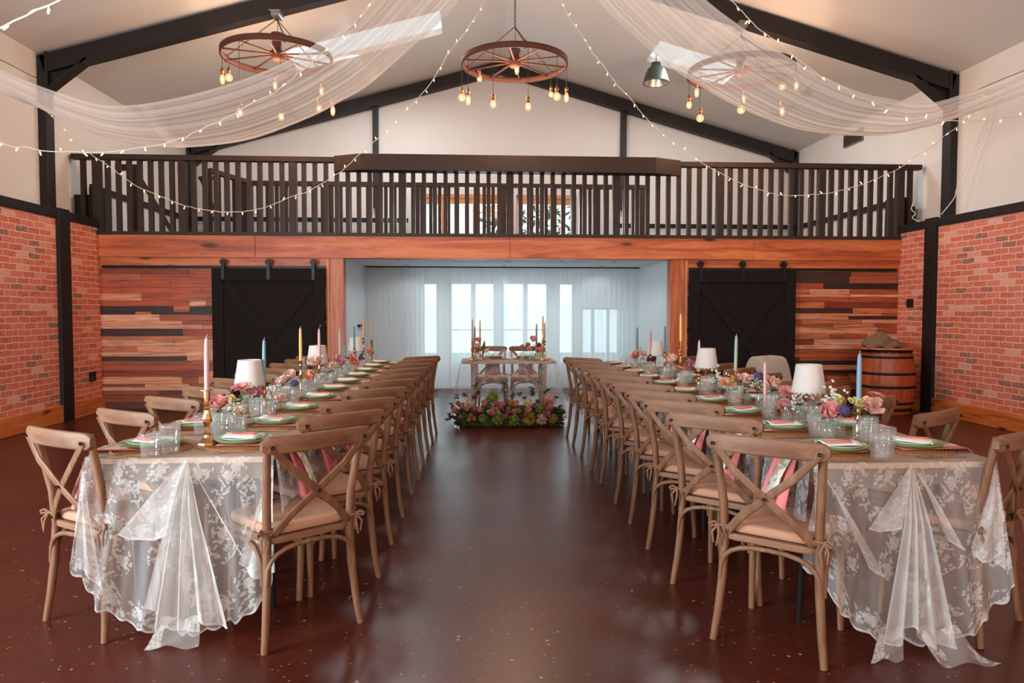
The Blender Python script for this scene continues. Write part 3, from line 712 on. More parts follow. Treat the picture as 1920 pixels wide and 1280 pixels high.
def row(rows, side, group, rz, word):
    for i, (x, y) in enumerate(rows):
        lab = '%s crossback oak chair from the near end, %s' % (ORD[i], word)
        inst(CHAIR, (x, y, 0), rz+rc.uniform(-.035, .035), lab, 'chair', group)
LY = [3.165, 3.70, 4.24, 4.80, 5.36, 5.85, 6.39, 6.95, 7.47, 8.05]
row([(-.795+.012*i, y) for i, y in enumerate(LY)], 'L', 'chairs along the aisle side of the left table', .655, 'aisle side of the left table')
RY = [2.92, 3.52, 4.05, 4.53, 5.02, 5.63, 6.10, 6.66, 7.22, 7.72]
row([(1.325+.004*i, y) for i, y in enumerate(RY)], 'R', 'chairs along the aisle side of the right table', -.70, 'aisle side of the right table')
LO = [3.30, 3.87, 4.40, 4.96, 5.52, 6.0, 6.5, 7.03, 7.57, 8.1]
row([(-1.575+.006*(i % 3), y) for i, y in enumerate(LO)], 'LO', 'chairs along the wall side of the left table', -.54, 'brick wall side of the left table')
RO = [3.05, 3.65, 4.2, 4.71, 5.24, 5.77, 6.3, 6.8, 7.3, 7.85]
row([(2.13 if i == 0 else 2.19, y) for i, y in enumerate(RO)], 'RO', 'chairs along the wall side of the right table', .61, 'brick wall side of the right table')
inst(CHAIR, (.295, 9.76, 0), PI+.06, 'left crossback chair behind the sweetheart table', 'chair', 'chairs behind the sweetheart table')
inst(CHAIR, (.765, 9.76, 0), PI-.06, 'right crossback chair behind the sweetheart table', 'chair', 'chairs behind the sweetheart table')

# ================================================================ long tables and their lace
TH = .76
def make_table(L=1.82, W=.74):
    r = empty('trestle_table')
    MB().box((-W/2, -L/2, TH-.028), (W/2, L/2, TH-.004)).build('tabletop', M['table_wood'], r, bevel=.003)
    a = MB(); t = .02
    for s in (-1, 1):
        a.box((s*(W/2-.03)-t/2, -L/2+.03, TH-.10), (s*(W/2-.03)+t/2, L/2-.03, TH-.028)); a.box((-W/2+.03, s*(L/2-.03)-t/2, TH-.10), (W/2-.03, s*(L/2-.03)+t/2, TH-.028))
    a.build('apron', M['apron'], r)
    for s in (-1, 1):
        for q in (-1, 1): MB().tube([(q*.30, s*(L/2-.26), 0), (q*.30, s*(L/2-.22), TH-.03)], .014, 8).build('leg', M['iron'], r)
        MB().tube([(-.30, s*(L/2-.25), .22), (.30, s*(L/2-.25), .22)], .009, 8).build('leg_bar', M['iron'], r)
    return r
TAB = make_table()
TX = {'left': (-1.21, 3.05), 'right': (1.76, 2.79)}
for side in ('left', 'right'):
    cx, y0 = TX[side]
    for i, w in enumerate(('near', 'middle', 'far')):
        inst(TAB, (cx, y0+.91+1.83*i, 0), 0, '%s wooden trestle table under the %s lace cloth' % (w, side), 'table', 'trestle tables in the long rows')
def prof(pts, a):
    n = len(pts)-1; i = min(int(a*n), n-1); t = a*n-i
    p, q = pts[i], pts[i+1]; return (p[0]+(q[0]-p[0])*t, p[1]+(q[1]-p[1])*t)
def smooth_prof(pts):
    # arc-length resample so that a runs evenly along the polyline
    L = [0]
    for p, q in zip(pts, pts[1:]): L.append(L[-1]+math.hypot(p[0]-q[0], p[1]-q[1]))
    def f(a):
        d = a*L[-1]
        for i in range(len(pts)-1):
            if d <= L[i+1]+1e-9:
                t = (d-L[i])/(L[i+1]-L[i]+1e-9); p, q = pts[i], pts[i+1]; return (p[0]+(q[0]-p[0])*t, p[1]+(q[1]-p[1])*t)
        return pts[-1]
    return f, L[-1]
def lace_cloth(side, spec):
    cx, y0 = TX[side]; hw = .385; y1 = y0+5.5; zt = TH+.004; m = MB(); rnd = random.Random(spec['seed'])
    # top, a touch of creasing
    m.mat = 1
    m.grid(lambda a, b: (cx-hw+2*hw*a, y0-.012+(y1-y0+.024)*b, zt+.0012*math.sin(17*a+23*b)), 8, 60, lambda a, b: (2*hw*a, (y1-y0)*b))
    # side drops, lightly waved
    m.mat = 0
    for s in (-1, 1):
        def f(a, b):
            y = y0+.0+(y1-y0)*a; w = .012*math.sin(y*7+s)+.006*math.sin(y*15)
            return (cx+s*(hw+.004+(w+.022)*b), y, zt-.24*b-.012*b*abs(math.sin(y*26)))
        m.grid(f, 300, 8, lambda a, b: ((y1-y0)*a, .24*b+3*s))
    # end panel at the camera end with scalloped hem
    zb = spec['hem']
    fb, Lb = smooth_prof(zb)
    def bottom(a):
        x, z = fb(a); return x, z
    def fpanel(a, b):
        x, z = bottom(a); xt = -hw+2*hw*a
        X = xt+(x-xt)*b**1.2; Z = zt+(z-zt)*b
        y = y0-.016-.030*b*(1+.8*math.sin(2*PI*(5.2*a+.2))+.4*math.sin(2*PI*11*a)) - .05*b*(abs(a-.5)*2)**3
        if b > .97: Z -= .018*abs(math.sin(PI*a*Lb/.085))
        return (cx+X, y, Z)
    m.grid(fpanel, 96, 26, lambda a, b: (Lb*.9*(a-.5), .72*b))
    m.mat = 2
    def hemband(a, b):
        p = fpanel(a, 1.0); q = fpanel(a, .985); e = (Vector(p)-Vector(q)); return (p[0], p[1]-.002, p[2]+.010*(1-b)-.0)
    m.grid(hemband, 200, 1, lambda a, b: (a, b))
    m.mat = 0
    # gathers pinned to the table edge: each fan runs from its apex to a line of points (x, z)
    for fx in spec['fans']:
        (ax, az), base, n, amp, off = fx
        g, L = smooth_prof(base)
        def ffan(a, b):
            x, z = g(a); t = b
            X = ax+(x-ax)*(t**.92); Z = az+(z-az)*t
            y = y0-.02-off*min(1, t*3)-amp*(t**.8)*(.5+.5*math.cos(2*PI*n*a+.6*math.sin(6*a)))
            return (cx+X, y, max(.006, Z))
        def fuv(a, b): x, z = g(a); return (x*(.3+.7*b)+off*9+ax, z*b+off*7)
        m.mat = 3
        m.grid(ffan, 60, 24, fuv)
        m.mat = 2
        def fh(a, b): p = ffan(a, 1); return (p[0], p[1]-.001, p[2]+.009*(1-b))
        if spec.get('hemfans', True): m.grid(fh, 40, 1)
        m.mat = 0
    for blob in spec['floor']:
        # the tail of the gather spilling on to the floor
        bx, by, w, l, dx = blob
        m.grid(lambda a, b: (cx+bx+dx*b+(a-.5)*w*(1+.35*b), y0-by-l*b, .10*(1-b)**2+.012+.010*math.sin(9*a+4*b)), 10, 10, lambda a, b: (w*a+2, l*b))
    o = m.build('lace_tablecloth', [M['lace'], M['lace_top'], M['hem'], M['lace_fold']])
    return tag(o, 'white floral lace cloth over the %s long table, gathered at its near end' % side, 'tablecloth', None)
M['hem'] = cloth('lace_hem', (.76, .72, .68), .62, .4)
A = (.03, TH-.005)
lace_cloth('left', dict(seed=1,
    hem=[(-.395, .36), (-.385, .27), (-.32, .17), (-.23, .085), (-.12, .055), (.0, .045), (.12, .045), (.23, .085), (.32, .14), (.385, .22), (.40, .30)],
    fans=[(A, [(-.115, .17), (-.07, .06), (.0, .10), (.03, .035), (.10, .10), (.16, .06), (.215, .07)], 4, .06, .03),
          (A, [(-.24, .45), (-.20, .425), (-.10, .42), (-.05, .44)], 1.0, .012, .02),
          (A, [(.20, .47), (.235, .38), (.265, .345)], 1.0, .012, .02),
          ((-.39, TH-.01), [(-.41, .32), (-.37, .29), (-.33, .24), (-.30, .20)], 2.2, .02, .02),
          ((.385, TH-.04), [(.255, .33), (.29, .28), (.33, .26), (.40, .29)], 2.0, .03, .03)],
    floor=[(.02, .09, .16, .05, -.02)]))
lace_cloth('right', dict(seed=4,
    hem=[(-.42, .42), (-.36, .31), (-.30, .20), (-.20, .10), (-.10, .055), (.0, .045), (.12, .045), (.22, .055), (.30, .11), (.37, .18), (.40, .30)],
    fans=[((.02, TH-.005), [(-.13, .06), (-.085, .03), (-.03, .07), (.0, .12), (.05, .05), (.10, .02), (.17, .03)], 4, .06, .03),
          ((.02, TH-.005), [(-.17, .50), (-.12, .485), (-.06, .49), (-.03, .5)], 1.0, .012, .02),
          ((.02, TH-.005), [(.16, .45), (.21, .42), (.235, .405)], 1.0, .012, .02),
          ((-.365, TH-.01), [(-.45, .37), (-.42, .33), (-.38, .32), (-.345, .34)], 2, .025, .02),
          ((-.36, TH-.02), [(-.16, .34), (-.12, .31), (-.09, .30)], 1, .012, .01),
          ((.375, TH-.02), [(.25, .42), (.30, .36), (.36, .36), (.40, .33)], 2.0, .025, .02)],
    floor=[(-.09, .09, .10, .06, -.05), (.10, .09, .17, .11, .07)]))

# ---------------------------------------------------------------- sweetheart table
SX0, SX1, SY0, SY1 = -.105, 1.05, 8.66, 9.30
SW = empty('sweetheart_table', (.4725, 8.98, 0), 0, 'small rustic wooden sweetheart table before the white curtains', 'table')
hw, hd = (SX1-SX0)/2, (SY1-SY0)/2
m = MB()
for k in range(4): m.box((-hw, -hd+2*hd*k/4+.002, TH-.03), (hw, -hd+2*hd*(k+1)/4-.002, TH))
m.build('tabletop', M['rustic'], SW, bevel=.003)
for s in (-1, 1):
    for q in (-1, 1): MB().box((s*.44-.025, q*.22-.025, 0), (s*.44+.025, q*.22+.025, TH-.06)).build('leg', M['rustic'], SW)
    MB().box((s*.44-.03, -.29, TH-.075), (s*.44+.03, .29, TH-.03)).build('bearer', M['rustic'], SW)
    MB().box((s*.44-.02, -.2, .14), (s*.44+.02, .2, .19)).build('foot_rail', M['rustic'], SW)
    MB().bar((s*.42, 0, .36), (s*.14, 0, TH-.04), .03, .04).build('brace', M['rustic'], SW)
m = MB(); zt = TH+.003
m.grid(lambda a, b: (SX0-.01+(SX1-SX0+.02)*a, SY0-.01+(SY1-SY0)*b, zt), 6, 6, lambda a, b: (1.2*a, .6*b))
def fsw(a, b):
    x = SX0-.012+(SX1-SX0+.024)*a; c = (a-.5)*2; return (x+.12*c*abs(c)*b, SY0-.012-(.05+.02*math.sin(31*a)+.03*math.sin(12*a))*b, zt-(zt-.05)*b)
m.grid(fsw, 70, 12, lambda a, b: (1.3*a, .7*b))
for s in (-1, 1):
    xe = SX1+.012 if s > 0 else SX0-.012
    def fs(a, b): return (xe+s*(.12+.03*math.sin(20*a))*b, SY0-.012-.05*b*(1-a)+(SY1-SY0)*.8*a, zt-(zt-.05)*b)
    m.grid(fs, 30, 12, lambda a, b: (.6*a+3, .7*b))
tag(m.build('lace_tablecloth', M['lace_fine']), 'clear lace cloth hanging to the floor over the sweetheart table', 'tablecloth')

# ================================================================ things on the tables
TZ = TH+.007
rt = random.Random(21)
# -- woven mat, plates, napkins, cutlery, glasses: one of each, then copies
def make_mat():
    m = MB(); pr = []
    for k in range(11):
        r0 = .012+.0138*k
        for j in range(5): a = PI*j/5; pr.append((r0+.0138*(j/5), .004+.0075*math.sin(a)))
    pr += [(.165, .004), (.166, 0), (.0, 0)]
    return m.lathe([(.0005, .006)]+pr, 48, wob=lambda k: 1+.006*math.sin(k*12.7)).build('placemat', M['wicker'])
def plate(name, r, h, mat):
    pr = [(.0005, .004), (r*.55, .004), (r*.78, .008), (r*.97, h), (r, h+.001), (r*.99, h-.002), (r*.8, .003), (r*.55, 0), (.0005, 0)]
    return MB().lathe(pr, 36).build(name, mat)
def make_glass(name, h, r0, r1):
    pr = [(.0005, 0), (r0*.9, 0), (r0, .004), (r0*1.0, .012)]
    for k in range(9): z = .014+(h*.62)*k/8; pr.append((r0+(r1-r0)*z/h+(.0007 if k % 2 else 0), z))
    pr += [(r1*.985, h*.74), (r1*1.01, h*.78), (r1*.985, h*.82), (r1, h*.88), (r1*1.015, h*.90), (r1, h*.93), (r1, h), (r1-.003, h), (r1-.0035, h*.5), (r0-.004, .010), (.0005, .009)]
    return MB().lathe(pr, 28).build(name, M['glass'])
def fork():
    m = MB(); m.tube([(0, -.10, .003), (0, -.02, .004), (0, .03, .007), (0, .045, .006)], [1, .55, .6, 1.2], 8, flat=(.006, .0018))
    m.box((-.011, .04, .004), (.011, .062, .0065))
    for k in range(4): x = -.0095+.0063*k; m.tube([(x, .06, .0055), (x, .098, .006)], [.0018, .0012], 5)
    return m.build('fork', M['gold'])
def knife():
    m = MB(); m.tube([(0, -.11, .003), (0, -.01, .0035)], [1, .8], 8, flat=(.007, .0025))
    m.prism([(-.008, -.01), (.006, -.01), (.008, .05), (.004, .105), (-.006, .11), (-.008, .06)], .002, .0042)
    return m.build('knife', M['gold'])
def make_napkin():          # tongue of cloth: lies under the plate and hangs over the table edge along -y
    m = MB(); 
    path = [(.10, .001), (.0, .001), (-.10, .0012), (-.195, .0015), (-.210, -.012), (-.222, -.08), (-.236, -.16), (-.248, -.25)]
    def f(a, b):
        t = b*(len(path)-1); i = min(int(t), len(path)-2); k = t-i
        y = path[i][0]+(path[i+1][0]-path[i][0])*k; z = path[i][1]+(path[i+1][1]-path[i][1])*k
        hang = max(0, b-.55)/.45; w = .085*(1+.22*hang)
        return ((a-.5)*2*w, y-.055*hang*(.5+.5*math.sin(a*9+.6)), z)
    return m.grid(f, 14, 28).build('napkin', M['pink_linen'], solid=.0022)
def make_menu():
    path = [(.06, .001), (-.06, .001), (-.195, .0015), (-.214, -.012), (-.262, -.09), (-.31, -.21)]
    def f(a, b):
        t = b*(len(path)-1); i = min(int(t), len(path)-2); k = t-i
        return ((a-.5)*.085, path[i][0]+(path[i+1][0]-path[i][0])*k, path[i][1]+(path[i+1][1]-path[i][1])*k)
    return MB().grid(f, 4, 24, lambda a, b: (a*.075, b*.4)).build('floral_strip', M['floral'], solid=.0012)
def make_card():
    r = empty('folded_card')
    MB().grid(lambda a, b: ((a-.5)*.105+.02*(b-.5), (b-.5)*.15, .004+.012*math.sin(PI*a)*.8+.006*b), 8, 8).build('paper', M['white_paper'], r, solid=.002)
    MB().grid(lambda a, b: ((a-.5)*.055+.012, (b-.5)*.11-.01, .0155+.006*math.sin(PI*a)), 6, 6).build('coral_slip', M['coral'], r, solid=.002)
    return r
P_MAT, P_PL, P_SM, P_NAP, P_MENU, P_CARD = make_mat(), plate('dinner_plate', .128, .020, M['green_glaze']), plate('side_plate', .098, .016, M['mint_glaze']), make_napkin(), make_menu(), make_card()
P_FORK, P_KNIFE = fork(), knife()
P_TALL, P_SHORT = make_glass('ribbed_tumbler', .128, .036, .043), make_glass('short_tumbler', .104, .034, .041)
def setting(x, y, face, where, grp, hang=True, tag_far=False):
    # face: angle of the diner's view (the +y of the setting turned by rz points to the table middle)
    rz = face; c, s = math.cos(rz), math.sin(rz)
    def L(px, py): return (x+c*px-s*py, y+s*px+c*py)
    def put(p, px, py, z, name, cat, g, r=0): q = L(px, py); return inst(p, (q[0], q[1], z), rz+r, name+', '+where, cat, g)
    put(P_MAT, 0, 0, TZ-.004, 'round woven placemat', 'placemat', 'woven placemats'+grp)
    if hang:
        put(P_NAP, rt.uniform(-.01, .01), -.005, TZ+.0125, 'pink linen napkin over the edge', 'napkin', 'pink napkins'+grp, rt.uniform(-.05, .05))
        put(P_MENU, .018, -.005, TZ+.0145, 'floral strip on the pink napkin', 'strip', 'floral strips'+grp, rt.uniform(-.05, .05))
    put(P_PL, 0, 0, TZ+.016, 'green dinner plate on its mat', 'plate', 'green dinner plates'+grp)
    put(P_SM, .006, .004, TZ+.0235, 'small mint plate stacked on green', 'plate', 'mint side plates'+grp)
    put(P_CARD, 0, .005, TZ+.031, 'folded white card with coral slip', 'card', 'folded cards'+grp, rt.uniform(-.5, .5))
    put(P_FORK, -.19, -.01, TZ, 'fork left of the mat', 'fork', 'forks'+grp); put(P_KNIFE, .19, -.01, TZ, 'knife right of the mat', 'knife', 'knives'+grp)
PL = {}
for side in ('left', 'right'):
    cx, y0 = TX[side]
    for inner in (True, False):
        sgn = 1 if (side == 'left') == inner else -1       # +1: the place is on the +x edge
        if side == 'left': ys = [3.28+.545*i for i in range(10)] if inner else [3.20+.545*i for i in range(10)]
        else: ys = [2.97+.545*i for i in range(10)] if inner else [3.02+.545*i for i in range(10)]
        for i, y in enumerate(ys):
            wh = '%s place %s, %s table' % (ORD[i], 'by the aisle' if inner else 'by the wall', side)
            px = cx+sgn*.185
            setting(px, y, PI/2 if sgn > 0 else -PI/2, wh, ' on the %s table' % side)
            rr = 1 if sgn > 0 else -1          # the diner's right hand: +y on the +x edge, -y on the other
            inst(P_TALL, (cx+sgn*.052+rt.uniform(-.01, .01), y+rr*.115+rt.uniform(-.015, .015), TZ), rt.uniform(0, 6), 'tall ribbed tumbler, '+wh, 'glass', 'tumblers on the %s table' % side)
            inst(P_SHORT, (cx+sgn*.102+rt.uniform(-.008, .008), y+rr*.185+rt.uniform(-.01, .01), TZ), rt.uniform(0, 6), 'short ribbed tumbler, '+wh, 'glass', 'tumblers on the %s table' % side)
# -- candles and candlesticks
def make_stick(h, style, name='candlestick'):
    m = MB()
    if style == 0:     # turned, octagonal foot
        pr = [(.0005, 0), (.052, 0), (.052, .008), (.044, .014), (.040, .022), (.024, .036), (.016, .045), (.012, .055), (.017, .062), (.010, .07), (.012, .10*h/.28), (.021, .125*h/.28), (.023, .14*h/.28), (.014, .165*h/.28), (.010, .18*h/.28), (.016, .19*h/.28), (.010, .20*h/.28), (.018, .212*h/.28), (.012, .222*h/.28), (.0135, h-.035), (.014, h-.006), (.027, h-.003), (.027, h), (.0125, h), (.011, h-.02), (.0005, h-.02)]
    else:
        pr = [(.0005, 0), (.042, 0), (.043, .006), (.03, .014), (.012, .024), (.009, .04), (.015, .05), (.009, .06), (.009, h*.55), (.017, h*.60), (.009, h*.66), (.009, h-.05), (.014, h-.042), (.0125, h-.03), (.0125, h-.004), (.022, h-.002), (.022, h), (.0115, h), (.0105, h-.02), (.0005, h-.02)]
    return m.lathe(pr, 8 if style == 0 else 16, smooth=style != 0).build(name, M['brass'])
def candle(x, y, z, L, wax_, label, group, lean=(0, 0)):
    c = MB().lathe([(.0005, 0), (.0108, 0), (.0108, .012), (.0112, L*.5), (.0098, L*.85), (.0075, L*.96), (.004, L-.002), (.0005, L)], 14).build('taper_candle', WAX[wax_])
    c.location = (x, y, z); c.rotation_euler = (lean[0], lean[1], 0); tag(c, label, 'candle', group)
    MB().tube([(0, 0, L-.003), (.001, 0, L+.006), (.004, 0, L+.012)], [.0013, .0012, .0008], 5).build('wick', M['wick'], c)
    return c
def candle_set(u, v, X, wax_, lean, word, side, style, L=.25):
    # (u, v): the tip of the candle in the photograph, X its place across the table
    d = CR*((u-960)/F) + CU*((640-v)/F) + CF; p = d*(X/d.x) + Vector((0, 0, CH))
    h = max(.07, p.z-L-.012+.018-TZ)
    s = make_stick(h, style); s.location = (p.x, p.y, TZ); tag(s, 'brass candlestick under the %s' % word, 'candlestick', 'brass candlesticks')
    candle(p.x, p.y, TZ+h-.018, L, wax_, word, 'taper candles', lean)
    return p
SP = []     # occupied spots
for a in ((386, 627, -1.165, 'pink', (0, .01), 'tall pale pink candle nearest on the left table', 'left', 0), (494, 632, -1.2, 'blue', (0, .012), 'light blue candle by the first lamp, left table', 'left', 1),
          (563, 611, -1.2, 'yellow', (0, 0), 'yellow candle before the black door, left table', 'left', 1), (598, 613, -1.22, 'pink', (0, 0), 'pale pink candle behind the second lamp, left table', 'left', 1),
          (637, 615, -1.2, 'sage', (0, 0), 'sage green candle before the orange post, left table', 'left', 1), (664, 608, -1.2, 'dusky', (0, 0), 'dusky blue candle before the third lamp, left table', 'left', 1),
          (681, 592, -1.2, 'amber', (0, 0), 'amber candle behind the third lamp, left table', 'left', 1), (697, 597, -1.12, 'rose', (0, 0), 'rose candle at the far end of the left table', 'left', 0),
          (1612, 657, 1.79, 'blue', (0, 0), 'light blue candle nearest on the right table', 'right', 1), (1436, 678, 1.75, 'pink', (0, -.02), 'short pink candle among glasses on the right table', 'right', 1),
          (1380, 625, 1.76, 'sage', (0, .01), 'sage green candle before the black door, right table', 'right', 0), (1311, 635, 1.74, 'pink', (0, 0), 'pale pink candle beside the second lamp, right table', 'right', 1),
          (1277, 585, 1.78, 'yellow', (0, -.01), 'tall yellow candle before the orange post, right table', 'right', 0), (1247, 608, 1.76, 'dusky', (0, 0), 'dusky blue candle before the white recess wall, right table', 'right', 1),
          (1220, 616, 1.74, 'rose', (0, 0), 'rose candle behind the third lamp, right table', 'right', 1), (1195, 611, 1.72, 'dusky', (0, 0), 'dusky candle at the far end of the right table', 'right', 1)):
    p = candle_set(*a); SP.append((p.x, p.y))
# -- table lamps with scalloped shades
def make_lamp(scallop):
    r = empty('table_lamp')
    MB().lathe([(.0005, 0), (.045, 0), (.046, .006), (.04, .011), (.008, .014), (.0055, .03), (.0055, .20), (.008, .205), (.008, .225), (.0005, .228)], 16).build('stand', M['brass'], r)
    n = 72
    def f(a, b):
        an = 2*PI*a; w = 1+.012*abs(math.sin(an*4)); rr = (.084-.021*b)*w; z = .178+.145*b
        if scallop and b < .02: z -= .010*abs(math.sin(an*9))
        return (rr*math.cos(an), rr*math.sin(an), z)
    MB().grid(f, n, 12).build('lamp_shade', M['shade'], r, solid=.0018)
    m = MB()
    for k in range(3): m.bar((0, 0, .222), (.06*math.cos(2.1*k), .06*math.sin(2.1*k), .316), .002, .002)
    m.build('shade_frame', M['brass'], r)
    return r
LAMP = make_lamp(True)
for u, v, X, word in ((468, 680, -1.27, 'nearest white scalloped lamp on the left table'), (595, 652, -1.25, 'middle white scalloped lamp on the left table'), (667, 637, -1.24, 'far white scalloped lamp on the left table'),
                      (1517, 684, 1.80, 'nearest white scalloped lamp on the right table'), (1325, 652, 1.80, 'middle white scalloped lamp on the right table'), (1229, 637, 1.80, 'far white scalloped lamp on the right table')):
    d = CR*((u-960)/F) + CU*((640-v)/F) + CF; p = d*(X/d.x) + Vector((0, 0, CH))
    inst(LAMP, (p.x, p.y, TZ), rt.uniform(0, 1), word, 'lamp', 'table lamps'); SP.append((p.x, p.y))

# ================================================================ flowers
def petal_mb(m, w, l, cup, xf, n=3):
    def f(a, b):
        x = (a-.5)*2; ww = w*math.sin(PI*min(1, .12+b*.80))**.7
        return (x*ww, l*b, cup*(b**2)*l + .35*w*x*x*(.4+b))
    m.grid(f, n, n, xf=xf)
def bloom_rose(r, n=28, open_=.0):
    m = MB(); g = 2.39996
    for i in range(n):
        t = (i+.5)/n; R = r*(.10+.42*t); tilt = 1.45-(.95+open_)*t**1.2; L = r*(.55+.50*t)
        xf = Matrix.Rotation(g*i, 4, 'Z') @ Matrix.Translation((0, R*.55, -r*.1+r*.25*(1-t))) @ Matrix.Rotation(tilt, 4, 'X')
        petal_mb(m, r*(.26+.36*t), L, -.35*(1-t)+.28*t, xf, 5)
    return m.sphere((0, 0, 0), r*.34, 8, 6)
def bloom_gerbera(r):
    m = MB(); rnd = random.Random(int(r*1e4))
    for ring, (n, k, ti) in enumerate(((20, 1, .22), (16, .8, .42), (14, .5, .7))):
        for i in range(n):
            xf = Matrix.Rotation(2*PI*(i+.5*ring)/n+rnd.uniform(-.05, .05), 4, 'Z') @ Matrix.Translation((0, r*.12, .002*ring)) @ Matrix.Rotation(ti+rnd.uniform(-.08, .08), 4, 'X')
            petal_mb(m, r*.13, r*.88*k, -.15, xf, 2)
    return m
def bloom_ball(r, n=46, w=.33):
    m = MB(); rnd = random.Random(n)
    for i in range(n):
        z = 1-1.75*(i+.5)/n; a = 2.39996*i; e = math.acos(max(-1, min(1, z)))
        xf = Matrix.Rotation(a, 4, 'Z') @ Matrix.Rotation(-e+PI/2+rnd.uniform(-.3, .3), 4, 'X') @ Matrix.Translation((0, r*.45, 0)) @ Matrix.Rotation(rnd.uniform(0, 6.3), 4, 'Y')
        petal_mb(m, r*w, r*rnd.uniform(.45, .62), rnd.uniform(-.4, .4), xf, 2)
    return m.sphere((0, 0, 0), r*.55, 8, 6)
def bloom_thistle(r):
    m = MB().sphere((0, 0, 0), r*.6, 8, 6)
    for i in range(60):
        z = 1-1.7*(i+.5)/60; a = 2.39996*i; s = math.sqrt(1-z*z); d = Vector((s*math.cos(a), s*math.sin(a), z))
        m.tube([d*r*.5, d*r], [r*.09, r*.02], 4)
    return m
def bloom_spray(r):
    m = MB(); rnd = random.Random(9)
    for i in range(34):
        p = Vector((rnd.gauss(0, .45), rnd.gauss(0, .45), rnd.uniform(-.7, .7)))*r
        m.mat = 1; m.tube([(p.x*.2, p.y*.2, -r*1.0), tuple(p)], r*.012, 4); m.mat = 0
        for k in range(3): m.sphere((p.x+rnd.uniform(-.1, .1)*r, p.y+rnd.uniform(-.1, .1)*r, p.z+rnd.uniform(-.05, .1)*r), r*.10, 6, 4)
    return m
def bloom_spike(r):
    m = MB(); rnd = random.Random(4)
    for i in range(22):
        z = r*(-1+2.4*i/22); k = 1-.5*i/22; a = 2.4*i; c = Vector((math.cos(a)*r*.34*k, math.sin(a)*r*.34*k, z))
        for q in range(5):
            xf = Matrix.Translation(c) @ Matrix.Rotation(a-PI/2, 4, 'Z') @ Matrix.Rotation(.9, 4, 'X') @ Matrix.Rotation(2*PI*q/5, 4, 'Z') @ Matrix.Rotation(.35, 4, 'X')
            petal_mb(m, r*.12*k, r*.30*k, .1, xf, 2)
    return m
BLOOM = {'rose': (lambda r: bloom_rose(r), 1), 'open': (lambda r: bloom_rose(r, 13, .45), 1), 'gerbera': (bloom_gerbera, 1), 'carnation': (bloom_ball, 1), 'thistle': (bloom_thistle, 1), 'spray': (bloom_spray, 1), 'spike': (bloom_spike, 1)}
KIND = {'rose': 'rose', 'open': 'open_rose', 'gerbera': 'gerbera', 'carnation': 'carnation', 'thistle': 'thistle', 'spray': 'filler_sprig', 'spike': 'delphinium'}
BMESH = {}
def bloom_obj(name, kind, col, r, parent, loc, rot):
    key = (kind, col)
    if key not in BMESH:
        o = BLOOM[kind][0](1.0).build(name, [PET[col], M['stem']]); BMESH[key] = o
    else: o = BMESH[key].copy(); o.name = name; COL.objects.link(o)
    o.parent = parent; o.location = loc; o.rotation_euler = rot; o.scale = (r, r, r); return o
def leaf_mb(m, p, d, L, w, up=(0, 0, 1)):
    d = Vector(d).normalized(); x = d.cross(Vector(up))
    if x.length < .05: x = d.cross(Vector((1, 0, 0)))
    x.normalize(); z = x.cross(d)
    def f(a, b): return tuple(Vector(p) + d*(L*b) + x*((a-.5)*2*w*math.sin(PI*(.06+.9*b))) + z*(w*.4*abs(a-.5)*2 - L*.25*b*b))
    m.grid(f, 2, 5)
def make_vase(style):
    if style == 0: pr = [(.0005, 0), (.03, 0), (.034, .006), (.036, .04), (.030, .062), (.015, .08), (.013, .098), (.017, .108), (.0155, .108), (.0115, .098), (.013, .08), (.028, .06), (.033, .04), (.031, .007), (.0005, .005)]
    elif style == 1: pr = [(.0005, 0), (.026, 0), (.028, .005), (.028, .075), (.024, .086), (.0245, .10), (.027, .104), (.0255, .104), (.0225, .098), (.022, .086), (.0255, .074), (.0255, .007), (.0005, .005)]
    else: pr = [(.0005, 0), (.022, 0), (.03, .02), (.032, .035), (.02, .058), (.0105, .075), (.0105, .115), (.015, .124), (.0135, .124), (.009, .114), (.009, .076), (.018, .058), (.029, .035), (.0005, .005)]
    return MB().lathe(pr, 18).build('bud_vase', M['vase_glass'])
VASES = [make_vase(k) for k in range(3)]
rf = random.Random(31); VC = {}
def put_vase(x, y, label, z=TZ):
    k = rf.choice((0, 1, 2)); v = inst(VASES[k], (x, y, z), rf.uniform(0, 6), label, 'vase', 'bud vases'); return (x, y, k, z)
def flower(tip, kind, col, r, vase, label, leafy=None):
    vx, vy, k, vz = vase; tip = Vector(tip); rim = Vector((vx, vy, vz+.10)); base = Vector((vx+rf.uniform(-.012, .012), vy+rf.uniform(-.012, .012), vz+.008))
    e = empty(KIND[kind], tuple(base), 0, label, 'flower', 'cut flowers in bud vases')
    nk = Vector((vx+rf.uniform(-.006, .006), vy+rf.uniform(-.006, .006), vz+.098)); t0 = tip - Vector((0, 0, r*.3))
    P = [base-base, nk-base, (nk.lerp(t0, .55)+Vector((0, 0, .012)))-base, t0-base]
    MB().tube([tuple(p) for p in P], .0022, 6).build('stem', M['stem'], e)
    d = (t0-nk); tilt = (rf.uniform(-.2, .2)+.45, rf.uniform(-.25, .25), rf.uniform(-.6, .6))
    bloom_obj('bloom', kind, col, r, e, tuple(tip-base), tilt)
    n = leafy if leafy is not None else (3 if kind in ('rose', 'open', 'gerbera') else 2)
    if n:
        m = MB()
        for q in range(n):
            a = rf.uniform(0, 6.28); p = nk.lerp(t0, .35+.5*q/max(1, n))-base
            leaf_mb(m, p, (math.cos(a), math.sin(a), rf.uniform(-.1, .5)), rf.uniform(.03, .055), rf.uniform(.009, .015))
        m.build('leaf', M['leaf'] if rf.random() < .6 else M['leaf_dark'], e)
    return e
